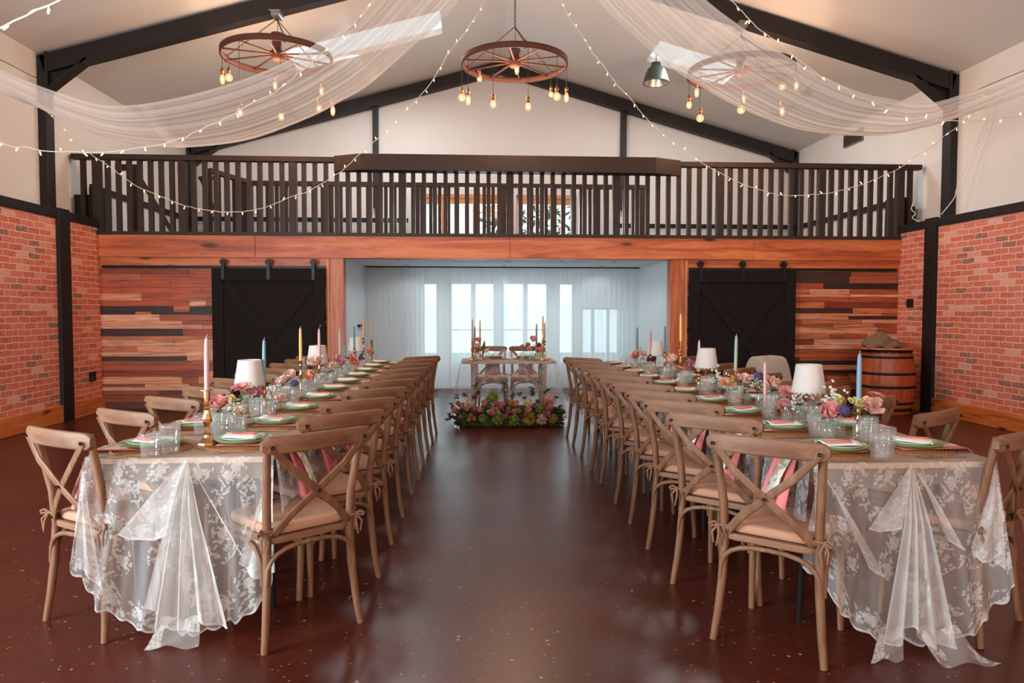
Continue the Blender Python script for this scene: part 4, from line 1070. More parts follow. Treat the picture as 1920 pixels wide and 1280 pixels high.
FL = [  # tip in the photograph, X, kind, colour, radius, new vase?, description
 ('left', 410, 762, -1.235, 'rose', 'pink', .052, 1, 'big pink rose beside the nearest candlestick, left table'),
 ('left', 434, 748, -1.29, 'carnation', 'yellow', .026, 1, 'small yellow bloom behind the big pink rose, left table'),
 ('left', 453, 726, -1.20, 'gerbera', 'pink', .056, 1, 'pink gerbera with green leaves before the nearest lamp, left table'),
 ('left', 442, 775, -1.19, 'spray', 'cream', .045, 1, 'cream sprig low beside the big pink rose, left table'),
 ('left', 451, 770, -1.17, 'carnation', 'cream', .030, 0, 'cream ruffled bloom beside the cream sprig, left table'),
 ('left', 483, 734, -1.22, 'carnation', 'mauve', .034, 1, 'mauve bloom right of the nearest lamp, left table'),
 ('left', 511, 733, -1.22, 'spray', 'white', .060, 1, 'white sprig right of the nearest lamp, left table'),
 ('left', 522, 749, -1.17, 'open', 'blush', .050, 0, 'blush bloom hanging below the white sprig, left table'),
 ('left', 530, 716, -1.25, 'open', 'blush', .052, 1, 'pale blush rose left of the purple thistle, left table'),
 ('left', 545, 707, -1.23, 'rose', 'blush', .048, 0, 'blush rose above the purple thistle, left table'),
 ('left', 552, 719, -1.15, 'thistle', 'purple', .034, 1, 'purple thistle beneath blush roses, left table'),
 ('left', 567, 690, -1.21, 'spike', 'blue', .060, 1, 'pale blue delphinium before the second lamp, left table'),
 ('left', 580, 703, -1.15, 'carnation', 'peach', .044, 1, 'peach bloom right of the delphinium, left table'),
 ('left', 593, 679, -1.19, 'open', 'blush', .062, 1, 'large blush rose in front of the second lamp, left table'),
 ('left', 621, 690, -1.14, 'open', 'blush', .056, 1, 'large blush rose right of the second lamp, left table'),
 ('left', 639, 683, -1.13, 'rose', 'mauve', .046, 1, 'mauve ranunculus before the orange post, left table'),
 ('left', 631, 671, -1.22, 'carnation', 'pink', .040, 1, 'pink bloom under the sage candle, left table'),
 ('left', 646, 662, -1.20, 'spike', 'blue', .055, 1, 'greyish blue sprig beside the sage candle, left table'),
 ('left', 660, 671, -1.14, 'carnation', 'coral', .046, 1, 'coral bloom before the third lamp, left table'),
 ('left', 667, 680, -1.11, 'carnation', 'coral', .036, 0, 'lower coral bloom before the third lamp, left table'),
 ('left', 677, 668, -1.15, 'spray', 'plum', .050, 1, 'dark sprig right of the third lamp, left table'),
 ('left', 692, 658, -1.10, 'carnation', 'coral', .032, 1, 'coral bloom at the rose candlestick, left table'),
 ('right', 1558, 777, 1.71, 'rose', 'pink', .055, 1, 'big pink rose nearest on the right table'),
 ('right', 1585, 769, 1.75, 'thistle', 'purple', .036, 0, 'purple thistle beside the big pink rose, right table'),
 ('right', 1573, 752, 1.78, 'carnation', 'yellow', .030, 1, 'yellow bloom behind the big pink rose, right table'),
 ('right', 1607, 757, 1.78, 'open', 'yellow', .036, 1, 'pale yellow rose left of the blue candle, right table'),
 ('right', 1631, 765, 1.86, 'open', 'blush', .058, 1, 'blush rose behind the nearest candlestick, right table'),
 ('right', 1643, 741, 1.90, 'gerbera', 'pink', .040, 0, 'small pink gerbera right of the blue candle, right table'),
 ('right', 1560, 739, 1.82, 'spray', 'white', .060, 1, 'white sprig between lamp and blue candle, right table'),
 ('right', 1521, 748, 1.86, 'open', 'blush', .058, 1, 'blush rose behind the nearest lamp stem, right table'),
 ('right', 1496, 750, 1.76, 'spray', 'white', .060, 1, 'white sprig left of the nearest lamp, right table'),
 ('right', 1478, 735, 1.78, 'gerbera', 'pink', .056, 1, 'pink gerbera left of the nearest lamp, right table'),
 ('right', 1470, 764, 1.70, 'gerbera', 'pink', .056, 1, 'pale pink gerbera below the pink one, right table'),
 ('right', 1446, 722, 1.80, 'open', 'blush', .062, 1, 'blush rose behind the short pink candle, right table'),
 ('right', 1424, 708, 1.76, 'thistle', 'purple', .044, 1, 'purple thistle left of the short pink candle, right table'),
 ('right', 1417, 716, 1.74, 'spray', 'cream', .045, 0, 'cream sprig under the purple thistle, right table'),
 ('right', 1362, 717, 1.72, 'gerbera', 'peach', .052, 1, 'peach gerbera left of the sage candle, right table'),
 ('right', 1376, 711, 1.77, 'carnation', 'yellow', .036, 1, 'yellow bloom at the sage candlestick, right table'),
 ('right', 1397, 713, 1.80, 'open', 'blush', .052, 1, 'blush rose right of the sage candlestick, right table'),
 ('right', 1345, 706, 1.82, 'spray', 'white', .070, 1, 'white sprig under the second lamp, right table'),
 ('right', 1310, 692, 1.78, 'open', 'pink', .056, 1, 'pink rose left of the second lamp, right table'),
 ('right', 1274, 691, 1.73, 'gerbera', 'peach', .055, 1, 'peach gerbera under the yellow candle, right table'),
 ('right', 1260, 678, 1.77, 'rose', 'blush', .062, 1, 'blush rose left of the yellow candle, right table'),
 ('right', 1291, 683, 1.82, 'carnation', 'mauve', .045, 1, 'mauve bloom between yellow candle and second lamp, right table'),
 ('right', 1256, 666, 1.84, 'gerbera', 'coral', .050, 1, 'coral gerbera before the orange post, right table'),
 ('right', 1208, 664, 1.73, 'gerbera', 'pink', .050, 1, 'pink gerbera left of the third lamp, right table'),
 ('right', 1221, 672, 1.75, 'carnation', 'plum', .050, 1, 'dark plum bloom under the third lamp, right table'),
 ('right', 1191, 666, 1.70, 'carnation', 'coral', .045, 1, 'coral bloom at the far end of the right table'),
 ('right', 1199, 655, 1.74, 'spray', 'cream', .055, 0, 'cream sprig at the far end of the right table')]
last = None
for side, u, v, X, kind, col, r, nv, lab in FL:
    d = CR*((u-960)/F) + CU*((640-v)/F) + CF; p = d*(X/d.x) + Vector((0, 0, CH))
    if nv or last is None:
        last = put_vase(p.x+rf.uniform(-.012, .012), p.y+rf.uniform(-.02, .02), 'clear bud vase holding the '+lab.replace(', ', ' on the ').replace(' on the left table', ', left table') if False else 'glass bud vase under the '+' '.join(lab.split(',')[0].split()[:9]) + (' on left' if side == 'left' else ' on right'))
    flower(tuple(p), kind, col, r, last, lab)

# ---------------------------------------------------------------- sweetheart table things
SZ = TH+.005
def swat(u, v, Y): return at(u, v, Y)
for u, v, Y, wx, lab, st in ((886, 598, 8.80, 'rose', 'rose candle left on the sweetheart table', 0), (890, 612, 8.95, 'dusky', 'dusky blue candle left on the sweetheart table', 1), (900, 600, 8.9, 'amber', 'amber candle left on the sweetheart table', 1),
                             (1006, 607, 8.95, 'dusky', 'dusky blue candle right on the sweetheart table', 1), (1018, 592, 8.82, 'amber', 'tallest amber candle right on the sweetheart table', 0), (1021.5, 604, 8.92, 'rose', 'rose candle at the right end of the sweetheart table', 1)):
    p = at(u, v, Y); L = .25; h = max(.07, p.z-L+.018-SZ)
    s = make_stick(h, st); s.location = (p.x, p.y, SZ); tag(s, 'brass candlestick under the '+lab, 'candlestick', 'brass candlesticks')
    candle(p.x, p.y, SZ+h-.018, L, wx, lab, 'taper candles')
last = None
for u, v, Y, kind, col, r, nv, lab in ((897, 639, 8.86, 'rose', 'coral', .042, 1, 'upper coral rose left on the sweetheart table'), (894, 651, 8.78, 'rose', 'pink', .050, 1, 'lower pink rose left on the sweetheart table'), (913, 657, 8.80, 'gerbera', 'blush', .040, 1, 'small blush bloom left on the sweetheart table'),
                                      (1000, 638, 8.84, 'rose', 'pink', .055, 1, 'tall pink rose right on the sweetheart table'), (979, 651, 8.80, 'carnation', 'mauve', .040, 1, 'mauve bloom right on the sweetheart table'), (993, 653, 8.78, 'carnation', 'pink', .034, 1, 'small pink bloom right on the sweetheart table'),
                                      (1013, 657, 8.76, 'rose', 'coral', .048, 1, 'coral rose at the right end of the sweetheart table'), (1011, 647, 8.9, 'thistle', 'plum', .042, 1, 'dark thistle right on the sweetheart table'), (990, 646, 8.88, 'carnation', 'ochre', .034, 0, 'ochre bloom right on the sweetheart table')):
    p = at(u, v, Y)
    if nv: last = put_vase(p.x+rf.uniform(-.01, .01), min(p.y, 9.2), 'glass bud vase under the '+lab, SZ)
    flower(tuple(p), kind, col, r, last, lab)
e = empty('leaf_spear', tuple(at(905, 668, 8.84)), 0, 'single dark leaf spear left on the sweetheart table', 'leaf'); m = MB(); leaf_mb(m, (0, 0, 0), (.12, 0, 1), .20, .02, (0, -1, 0)); m.build('blade', M['leaf_dark'], e)
for x, w in ((.30, 'left'), (.72, 'right')):
    wh = '%s place at the sweetheart table' % w
    setting_z = TZ; setting(x, SY1-.19, PI, wh, ' on the sweetheart table')
    inst(P_TALL, (x+.13, 9.0, TZ-.002), 0, 'tall ribbed tumbler, '+wh, 'glass', 'tumblers on the sweetheart table'); inst(P_SHORT, (x+.215, 9.03, TZ-.002), 0, 'short ribbed tumbler, '+wh, 'glass', 'tumblers on the sweetheart table')

# ---------------------------------------------------------------- flowers on the floor before it
GA = empty('floral_arrangement', (.45, 8.5, 0), 0, 'long floor arrangement of pink roses and greenery before the sweetheart table', 'flowers')
gb = random.Random(12); B0 = Vector((.45, 8.5, 0))
m = MB()
for i in range(1700):
    x = gb.uniform(-.62, .66); y = gb.uniform(-.05, .05); z = gb.uniform(.008, .25)*(1-.35*abs(x)); a = gb.uniform(0, 6.28)
    leaf_mb(m, (x, y, z), (math.cos(a), math.sin(a), gb.uniform(-.2, .8)), gb.uniform(.03, .06), gb.uniform(.012, .022), (gb.uniform(-1, 1), gb.uniform(-1.4, 0), gb.uniform(-.3, 1)))
m.build('foliage', M['leaf_dark'], GA)
tag(GA.children[0], None, None, None, 'stuff')
m = MB().grid(lambda a, b: (.60*math.cos(PI*a)*(1-.15*b), .11*math.cos(2*PI*b)*math.sin(PI*a)**.4+.09, max(0, .10*math.sin(2*PI*b)*math.sin(PI*a)**.4)), 30, 16); m.build('moss_base', M['leaf_dark'], GA)
def ga(cx, cy, kind, col, r, name, Y=None):
    p = at(830+cx/5.12, 560+cy/5.12, (8.44 if Y is None else Y)-.03) - B0; p.z = max(p.z, r*.8)
    bloom_obj(name, kind, col, r, GA, tuple(p), (gb.uniform(.5, 1.1), gb.uniform(-.4, .4), gb.uniform(-.4, .4)))
    GA.children[-1].scale = (r*1.12,)*3
for cx, cy, r in ((125, 1080, .036), (185, 1035, .04), (232, 1068, .042), (355, 1080, .042), (400, 1010, .044), (490, 1100, .056), (560, 1035, .052), (510, 1012, .038), (690, 1095, .042), (815, 1085, .048), (980, 990, .042), (1015, 1045, .056), (1000, 1110, .046), (705, 1022, .04)): ga(cx, cy, 'rose', 'pink', r, 'pink_rose', 8.40)
for cx, cy, r in ((300, 1075, .036), (185, 1140, .036), (302, 1165, .04), (592, 1140, .042), (630, 1100, .036), (880, 1035, .04), (620, 985, .03)): ga(cx, cy, 'rose', 'mauve', r, 'mauve_rose', 8.39)
for cx, cy, r in ((950, 1155, .07), (1035, 962, .07), (820, 992, .06), (260, 990, .06), (520, 1075, .05)): ga(cx, cy, 'carnation', 'blush' if cx > 900 else 'cream', r, 'cream_hydrangea', 8.45)
for cx, cy, r in ((480, 945, .075), (530, 1152, .075), (682, 1168, .07), (820, 1150, .085), (940, 1052, .062), (430, 985, .05), (1060, 1150, .06), (380, 1150, .05)): ga(cx, cy, 'carnation', 'lime' if cx not in (820, 1060) else 'ochre', r, 'green_hydrangea', 8.43)
for cx, cy, r in ((565, 1062, .03), (910, 985, .03), (300, 945, .03), (320, 1100, .03), (770, 1130, .026)): ga(cx, cy, 'thistle', 'plum', r, 'plum_thistle', 8.37)
for cx, cy, r in ((145, 1000, .03), (268, 1122, .034), (250, 1160, .03), (630, 1055, .026), (660, 1000, .04), (735, 1075, .03)): ga(cx, cy, 'carnation', 'ochre', r, 'ochre_bloom', 8.38)
def sprig(p0, p1, n, L, name='sprig'):
    m = MB(); A_, B_ = Vector(p0), Vector(p1); m.tube([tuple(A_), tuple(A_.lerp(B_, .5)+Vector((0, 0, .01))), tuple(B_)], .002, 5)
    for k in range(n):
        t = .3+.7*k/n; a = gb.uniform(0, 6.28); leaf_mb(m, tuple(A_.lerp(B_, t)), (math.cos(a), math.sin(a)*.6, gb.uniform(-.1, .7)), L*gb.uniform(.7, 1.1), L*.3)
    m.build(name, M['leaf_dark'], GA)
for (x0, y0, x1, y1, n) in ((110, 1100, 70, 1000, 9), (100, 1130, 35, 1170, 10), (120, 1150, 60, 1110, 8), (300, 900, 320, 800, 7), (320, 930, 350, 890, 7), (585, 940, 600, 800, 10), (860, 930, 850, 850, 11), (840, 950, 870, 900, 8), (960, 930, 1010, 870, 8), (1080, 1060, 1145, 1030, 9), (1090, 1100, 1140, 1090, 9), (1060, 960, 1095, 945, 6), (150, 980, 140, 920, 7), (220, 960, 215, 905, 7), (740, 950, 745, 900, 6), (750, 980, 795, 940, 6), (660, 960, 680, 910, 6), (130, 1180, 170, 1200, 6)):
    a = at(830+x0/5.12, 560+y0/5.12, 8.42)-B0; b = at(830+x1/5.12, 560+y1/5.12, 8.40)-B0; a.z = max(.02, a.z); b.z = max(.015, b.z); sprig(a, b, n*2, .042)

# ================================================================ wheel chandeliers
def bulb_parts(par, x, y, z0, z1, kind):
    # cord from z0 down to the lampholder whose bulb is centred at z1
    R, H = {'globe': (.048, .048), 'tube': (.030, .062), 'pear': (.036, .046), 'small': (.030, .038)}[kind]
    zt = z1+H+.012
    MB().tube([(x, y, z0), (x, y, zt+.075)], .0035, 6).build('cord', M['cable_black'], par)
    MB().lathe([(.0005, zt+.085), (.008, zt+.083), (.012, zt+.06), (.022, zt+.05), (.024, zt+.02), (.019, zt+.012), (.018, zt-.012), (.0005, zt-.012)], 12, Matrix.Translation((x, y, 0))).build('lampholder', M['copper'], par)
    pr = [(.0005, z1-H)] + [(R*math.sin(PI*k/10)**(1 if kind == 'globe' else .8), z1-H*math.cos(PI*k/10)) for k in range(1, 9)] + [(.016, z1+H+.004)]
    b = MB().lathe(pr, 14, Matrix.Translation((x, y, 0))).build('bulb', M['bulb'], par)
    f = MB()
    for k in range(5): a = 2*PI*k/5; f.tube([(x+.008*math.cos(a), y+.008*math.sin(a), z1-H*.45), (x+.011*math.cos(a+.5), y+.011*math.sin(a+.5), z1+H*.4)], .0016, 4)
    f.build('filament', M['filament'], b)
def chain(m, a, b, w=.016):
    a, b = Vector(a), Vector(b); n = max(2, int((b-a).length/(w*1.7))); d = (b-a)/n; dn = d.normalized()
    x = dn.cross(Vector((0, 0, 1))); x = x.normalized() if x.length > .1 else Vector((1, 0, 0)); y = dn.cross(x)
    for i in range(n):
        c = a+d*(i+.5); s = x if i % 2 else y
        m.tube([tuple(c+dn*(w*1.15*math.cos(t))+s*(w*.55*math.sin(t))) for t in [2*PI*k/8 for k in range(9)]], w*.17, 5, caps=False)
def wheel(cu, cv, hub_up, bulbs, top, label, rot):
    Y = 9.495; c = at(cu, cv, Y); r = empty('wheel_chandelier', tuple(c), 0, label, 'chandelier', 'cartwheel chandeliers')
    R = .685
    m = MB().lathe([(R-.012, -.036), (R+.010, -.036), (R+.012, 0), (R+.010, .036), (R-.012, .036), (R-.016, 0), (R-.012, -.036)], 64); m.build('rim', M['rust'], r)
    for k in range(10):
        a = rot+2*PI*k/10; MB().tube([(.05*math.cos(a), .05*math.sin(a), .02), (R*math.cos(a), R*math.sin(a), 0)], .0125, 8).build('spoke', M['rust'], r)
    MB().lathe([(.0005, -.05), (.06, -.05), (.075, -.035), (.078, 0), (.085, .03), (.085, .06), (.06, .075), (.06, .11+hub_up), (.075, .12+hub_up), (.075, .15+hub_up), (.0005, .15+hub_up)], 20).build('hub', M['rust'], r)
    zj = .47; m = MB()
    for k in range(3):
        a = rot+.5+2*PI*k/3; q = (R*.97*math.cos(a), R*.97*math.sin(a), .035); chain(m, q, (0, 0, zj))
        m.tube([(R*math.cos(a)+.02*math.cos(t), R*math.sin(a), .05*math.sin(t)) for t in [2*PI*i/10 for i in range(11)]], .006, 5)
    zr = zc(c.x)-.25-c.z; chain(m, (0, 0, zj), (0, 0, zr), .018); m.build('chain', M['rust'], r)
    MB().box((-.05, -.09, zr-.03), (.05, .09, zr+.02)).box((-.07, -.11, zr+.02), (.07, .11, zr+.035)).build('beam_clamp', M['galv'], r)
    MB().tube([(0, 0, .1), (.01, .01, zj), (.012, .012, zr)], .004, 6).build('feed_cable', M['cable_black'], r)
    for u, v, s, kind in bulbs:
        p = at(u, v, Y); dx = max(-R, min(R, p.x-c.x)); dy = s*math.sqrt(max(0, R*R-dx*dx)); p = at(u, v, Y+dy); dx = p.x-c.x
        if abs(dx) < R: dy = s*math.sqrt(R*R-dx*dx)*(1 if s else 0)
        bulb_parts(r, dx, dy, .02, at(u, v, Y+dy).z-c.z, kind)
    l = bpy.data.lights.new('bulb_light', 'POINT'); l.energy = CHP; l.color = (1, .68, .45); l.shadow_soft_size = .35
    lo = bpy.data.objects.new('bulb_light', l); COL.objects.link(lo); lo.parent = r; lo.location = (0, 0, -.42)
    return r
CHP = 98
wheel(965, 119, .03, ((866, 183, -.1, 'globe'), (878, 188, -1, 'tube'), (899, 147, 1, 'pear'), (925, 195, -1, 'pear'), (990, 200, -1, 'pear'), (1032, 177, 1, 'small'), (1043, 181, -1, 'globe'), (1062, 183, -.1, 'tube'), (969, 131, 0, 'tube')), 6, 'rusty cartwheel chandelier hanging from the ridge in the middle', .15)
wheel(520, 106, .14, ((417, 149, -.1, 'tube'), (442, 146, 1, 'globe'), (517, 161, 1, 'tube'), (600, 171, 1, 'tube'), (526, 219, -1, 'pear'), (594, 203, -1, 'pear'), (624, 208, -.1, 'tube'), (455, 211, -1, 'pear')), 6, 'rusty cartwheel chandelier behind the left ceiling drape', .4)
wheel(1389, 135, .10, ((1292, 197, -.1, 'pear'), (1312, 174, 1, 'tube'), (1324, 222, -1, 'globe'), (1391, 186, 1, 'tube'), (1392, 206, -1, 'globe'), (1457, 209, -1, 'tube'), (1467, 163, 1, 'globe'), (1493, 161, -.1, 'tube')), 6, 'rusty cartwheel chandelier veiled by the right ceiling drape', .1)
# industrial pendant
p = at(1230, 140, 11.7); r = empty('pendant_lamp', tuple(p), 0, 'grey bell shaped pendant lamp on the right ceiling slope', 'lamp')
MB().lathe([(.03, .20), (.075, .19), (.085, .13), (.13, .10), (.175, 0), (.21, -.12), (.215, -.14), (.208, -.135), (.17, -.01), (.12, .09), (.03, .12)], 28).build('shade', plain('grey_green_enamel', (.055, .06, .05), .45, .3), r)
MB().lathe([(.206, -.134), (.168, -.012), (.118, .085), (.0005, .09)], 28).build('reflector', M['alu'], r)
m = MB(); chain(m, (0, 0, .19), (0, 0, zc(p.x)-p.z), .022); m.build('chain', M['iron'], r)

# ================================================================ ceiling drapes
def crom(P, n):
    P = [Vector(p) for p in P]; Q = [P[0]*2-P[1]]+P+[P[-1]*2-P[-2]]; out = []
    for i in range(len(P)-1):
        a, b, c, d = Q[i:i+4]
        for k in range(n):
            t = k/n; out.append(.5*((2*b)+(c-a)*t+(2*a-5*b+4*c-d)*t*t+(3*b-a-3*c+d)*t**3))
    return out+[P[-1]]
def resample(P, n):
    L = [0]
    for a, b in zip(P, P[1:]): L.append(L[-1]+(b-a).length)
    out = []; j = 0
    for i in range(n+1):
        d = L[-1]*i/n
        while j < len(P)-2 and L[j+1] < d: j += 1
        out.append(P[j].lerp(P[j+1], max(0, min(1, (d-L[j])/(L[j+1]-L[j]+1e-9)))))
    return out
def drape(near, far, label):
    N = 150; A_ = resample(crom(near, 8), N); B_ = resample(crom(far, 8), N); m = MB()
    Lt = sum((a-b).length for a, b in zip(A_, A_[1:]))
    def f(a, b):
        i = min(int(a*N), N); p = A_[i].lerp(B_[i], b); sag = -.10*math.sin(PI*b)*math.sin(PI*a)
        w = (A_[i]-B_[i]).length
        fold = .006*math.sin(2*PI*b*13+2*math.sin(4*a))+.004*math.sin(2*PI*b*27+5*a)+.010*math.sin(2*PI*b*4+3*a)
        return p + Vector((0, 0, sag+fold*min(1, .3+w)))
    m.grid(f, N, 90, lambda a, b: (b*1.8, a*Lt))
    return tag(m.build('ceiling_drape', M['drape']), label, 'drape')
Yn = 6.8
nl = [(-5.38, 6.55, 4.15), (-4.8, 6.75, 3.82)] + [tuple(at(u, v, Yn)) for u, v in ((0, 133), (73, 164), (182, 199), (255, 200), (328, 188), (401, 170), (474, 146), (547, 113), (620, 66), (693, 4))] + [(-.45, 6.85, 4.82), (.1, 6.95, 5.5), (.5, 7.0, 6.1)]
fl = [(-5.38, 6.75, 4.0)] + [tuple(at(u, v, y)) for u, v, y in ((0, 171, 7.05), (84, 204, 7.45), (182, 251, 7.85), (292, 272, 8.2), (365, 275, 8.4), (474, 261, 8.5), (583, 221, 8.45), (640, 191, 8.4), (692, 161, 8.3), (777, 86, 8.05), (822, 45, 7.8), (860, 0, 7.6))] + [(.3, 7.35, 5.3), (.55, 7.2, 6.1)]
drape(nl, fl, 'white voile swag from the ridge to the left wall')
nr = [(.7, 7.0, 6.1), (1.2, 6.9, 5.45), (1.75, 6.85, 4.78)] + [tuple(at(u, v, Yn)) for u, v in ((1320, 0), (1387, 52), (1462, 101), (1537, 144), (1612, 176), (1687, 191), (1744, 195), (1800, 180), (1875, 154), (1920, 135))] + [(6.0, 6.75, 3.96), (6.56, 6.6, 4.22)]
fr = [(.75, 7.2, 6.1), (.95, 7.4, 5.25)] + [tuple(at(u, v, y)) for u, v, y in ((1120, 0, 7.6), (1200, 79, 7.95), (1256, 127, 8.3), (1301, 157, 8.4), (1387, 204, 8.35), (1481, 240, 8.25), (1575, 252, 8.1), (1650, 251, 8.0), (1725, 238, 7.75), (1800, 217, 7.4), (1920, 178, 7.0))] + [(6.0, 6.9, 3.82), (6.56, 6.75, 4.1)]
drape(nr, fr, 'white voile swag from the ridge to the right wall')

# ================================================================ fairy lights and leads
rs = random.Random(8)
FB = MB().tube([(0, 0, 0), (0, 0, .014)], .0048, 6)
FB.mat = 1; FB.tube([(0, 0, .012), (0, 0, .022), (0, 0, .040), (0, 0, .046)], [.0052, .0062, .0056, .002], 7)
FBM = FB.build('bulb', [M['cable_white'], M['fairy']]); FBUSED = [False]
def fairy(pts, label, space=.175, r=.0042, ends=(), size=1.0):
    P = resample(crom([Vector(p) for p in ends[:1]]+pts+[Vector(p) for p in ends[1:]], 8), 10)
    full = crom([Vector(p) for p in ends[:1]]+pts+[Vector(p) for p in ends[1:]], 8)
    Lt = sum((a-b).length for a, b in zip(full, full[1:])); n = int(Lt/.05)
    Q = [p+Vector((rs.uniform(-.004, .004), rs.uniform(-.004, .004), rs.uniform(-.006, .006))) for p in resample(full, n)]
    c = Q[len(Q)//2]; e = empty('fairy_light_string', tuple(c), 0, label, 'fairy lights', 'fairy light strings')
    MB().tube([tuple(q-c) for q in Q], r, 5).build('cable', M['cable_white'], e)
    k = max(1, Lt/(int(Lt/space)+1)); s = .05
    m = int(Lt/space)
    while m > 100: m = 100
    B_ = resample(full, m)
    for q in B_[1:-1]:
        if FBUSED[0]: o = FBM.copy(); COL.objects.link(o)
        else: o = FBM; FBUSED[0] = True
        o.parent = e; o.location = q-c; o.scale = (size,)*3
        o.rotation_euler = (PI+rs.uniform(-.9, .9), rs.uniform(-.9, .9), 0) if rs.random() < .68 else (rs.uniform(-.9, .9), rs.uniform(-.9, .9), 0)
    return e
def pl(L, y0, y1): n = len(L)-1; return [at(u, v, y0+(y1-y0)*i/n) for i, (u, v) in enumerate(L)]
fairy(pl([(908,0),(874,58),(839,103),(808,155),(771,198),(733,234),(705,263),(671,292),(640,321),(580,357),(543,370),(507,385),(473,394),(440,397.5),(405,396),(348,386),(307,370),(267,354),(238,337),(204,311),(175,292),(148,272),(120,241),(96,217),(84,203)], 9.25, 9.36),
      'fairy lights swagging across the left half of the balcony railing', ends=((.56, 9.3, 6.2), (-5.30, 9.39, 4.1)))
fairy(pl([(1049,0),(1070,38),(1090,65),(1107,93),(1132,124),(1156,158),(1180,182),(1204,213),(1231,241),(1259,265),(1287,285),(1323,309),(1355,327),(1400,348),(1427,356),(1458,365),(1497,366),(1550,362),(1586,354),(1630,341),(1674,321),(1692,312),(1715,294),(1740,281),(1772,254),(1796,237),(1813,223),(1830,206)], 9.25, 8.9),
      'fairy lights swagging across the right half of the balcony railing', ends=((.64, 9.3, 6.2), (6.56, 8.8, 4.3)))
fairy(pl([(700,0),(674,33),(638,69),(598,106),(558,139),(518,171),(470,195),(430,219),(386,239),(335,261),(255,279),(182,286),(128,284),(73,281),(36,273),(0,266)], 6.6, 6.2),
      'fairy lights hanging in front of the left ceiling drape', ends=((.5, 6.7, 6.2), (-5.38, 6.0, 3.35)), space=.165)
fairy(pl([(1372,0),(1395,26),(1417,49),(1455,77),(1496,111),(1534,139),(1575,161),(1612,182),(1650,195),(1676,210),(1706,219),(1744,225),(1785,227),(1837,227),(1875,221),(1920,217)], 6.6, 6.2),
      'fairy lights hanging in front of the right ceiling drape', ends=((.7, 6.7, 6.2), (6.56, 6.0, 3.4)), space=.165)
fairy(pl([(-60, 62), (0, 53), (28, 40), (60, 22), (100, 8), (150, -30), (230, -130)], 3.3, 3.3), 'nearest fairy lights crossing the upper left corner', space=.085, r=.0052, size=.9)
fairy(pl([(1780, -90), (1840, -40), (1898, -12), (1960, -14), (2030, 0)], 3.3, 3.3), 'nearest fairy lights grazing the upper right corner', space=.10, r=.0052)
def lead(name, pts, r, mat, label, cat='cable'):
    f = crom(pts, 6); return tag(MB().tube([tuple(p) for p in f], r, 6).build(name, M[mat], None), label, cat)
lead('drape_wire', [at(92, 155, 9.42), at(64, 144, 8.9), at(28, 126, 8.3), at(0, 112, 7.9), Vector((-5.3, 6.6, 4.12))], .004, 'cable_black', 'thin wire holding the left drape at the steel bracket')
lead('drape_wire', [Vector((6.5, 9.42, 4.2)), at(1836, 167, 8.6), at(1876, 150, 8.1), at(1893, 143, 7.9), at(1920, 132, 7.6), Vector((6.5, 6.7, 4.2))], .004, 'cable_black', 'thin wire holding the right drape along the white wall')
lead('power_lead', [Vector((6.56, 8.95, 4.25)), at(1857, 198, 8.75), at(1844, 237, 8.8), at(1826, 283, 8.95), at(1796, 347, 9.15), at(1789, 371, 9.2), at(1765, 402, 9.3)], .006, 'cable_white', 'white lead hanging down the right wall past the column')
lead('power_lead', [at(1712, 380, 10.05), at(1709, 392, 10.02), at(1716, 400, 10.0), at(1711, 409, 10.0), at(1727, 416, 9.95), at(1732, 418, 9.9)], .007, 'cable_white', 'looped pale lead on the right black box')

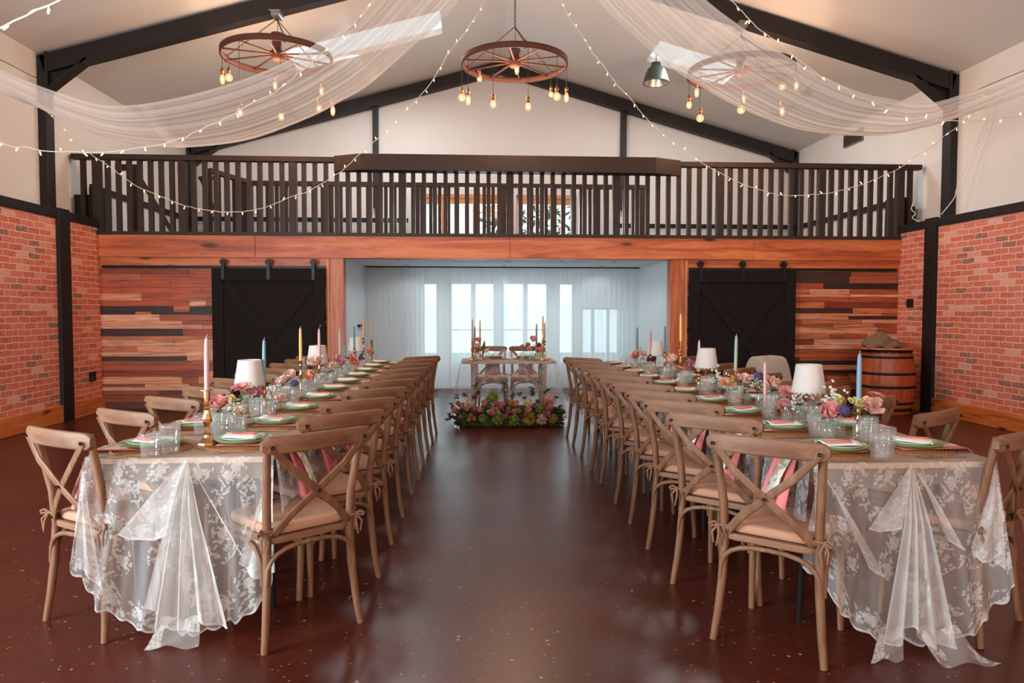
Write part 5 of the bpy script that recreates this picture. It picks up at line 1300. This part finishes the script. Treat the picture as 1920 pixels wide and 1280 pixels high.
# ================================================================ barrel, cloths
b = empty('wine_barrel', (5.62, 9.35, 0), 0, 'oak barrel with black hoops in the right corner', 'barrel')
pr = [(.0005, .0), (.295, 0), (.305, .02)] + [(.305+.058*math.sin(PI*(z/.86)), z) for z in [.06*k for k in range(1, 14)]] + [(.312, .84), (.308, .865), (.29, .865), (.285, .84), (.0005, .84)]
m = MB(); n = 44
m.lathe(pr, n, wob=lambda k: 1-.004*(k % 2)); m.build('body', M['barrel'], b)
for z, h in ((.835, .05), (.765, .030), (.55, .034), (.375, .036), (.16, .030), (.075, .040)):
    R = .305+.058*math.sin(PI*z/.86)+.004; MB().lathe([(R-.006, z-h/2), (R, z-h/2), (R, z+h/2), (R-.006, z+h/2)], n).build('hoop', M['iron'], b)
MB().prism([(.41*math.cos(2*PI*k/40), .41*math.sin(2*PI*k/40)) for k in range(40)], .868, .893).build('lid', M['beam'], b, bevel=.004)
hn = random.Random(5)
def hess(a, b_):
    an = 2*PI*a; e = PI/2*b_; x = math.cos(an)*math.cos(e); y = math.sin(an)*math.cos(e); z = math.sin(e)
    k = 1+.10*math.sin(4*an+6*b_)+.07*math.sin(7*an-9*b_)+.03*math.sin(13*an+5*b_*5)
    h = .19*(.62+.38*math.cos(an+2.6))
    return (.28*x*k, .20*y*k, max(0, z*h*(.8+.3*k)+.014*math.sin(8*an+13*b_)*math.cos(e)))
o = MB().grid(hess, 72, 22).build('hessian_cloth', M['hessian'], solid=.004); o.location = (5.53, 9.25, .8945); tag(o, 'crumpled brown hessian cloth on top of the barrel', 'cloth')
def cov(a, b_):
    an = 2*PI*a; ca, sa = math.cos(an), math.sin(an); e = .45; ca = math.copysign(abs(ca)**e, ca); sa = math.copysign(abs(sa)**e, sa)
    t = b_
    if t < .25: k = t/.25; hx, hy, z = .20*k, .13*k, .865-.012*k*k
    else: k = (t-.25)/.75; hx, hy, z = .20+.015*min(1, k*8)+.115*k**.8, .13+.015*min(1, k*8)+.12*k**.8, .853-.80*k
    w = (1+.055*math.sin(7*an+1)*max(0, (t-.3))+.04*math.sin(13*an)*max(0, t-.3))
    return (hx*ca*w, hy*sa*w, z+.012*math.sin(2*an+1)*(1 if t < .3 else 0))
o = MB().grid(cov, 80, 30, lambda a, b_: (a*2, b_)).build('cloth_cover', M['cover']); o.location = (3.66, 8.6, -.045); o.rotation_euler = (0, 0, .35)
tag(o, 'chair height shape under a cream cloth before the right barn door', 'covered chair')
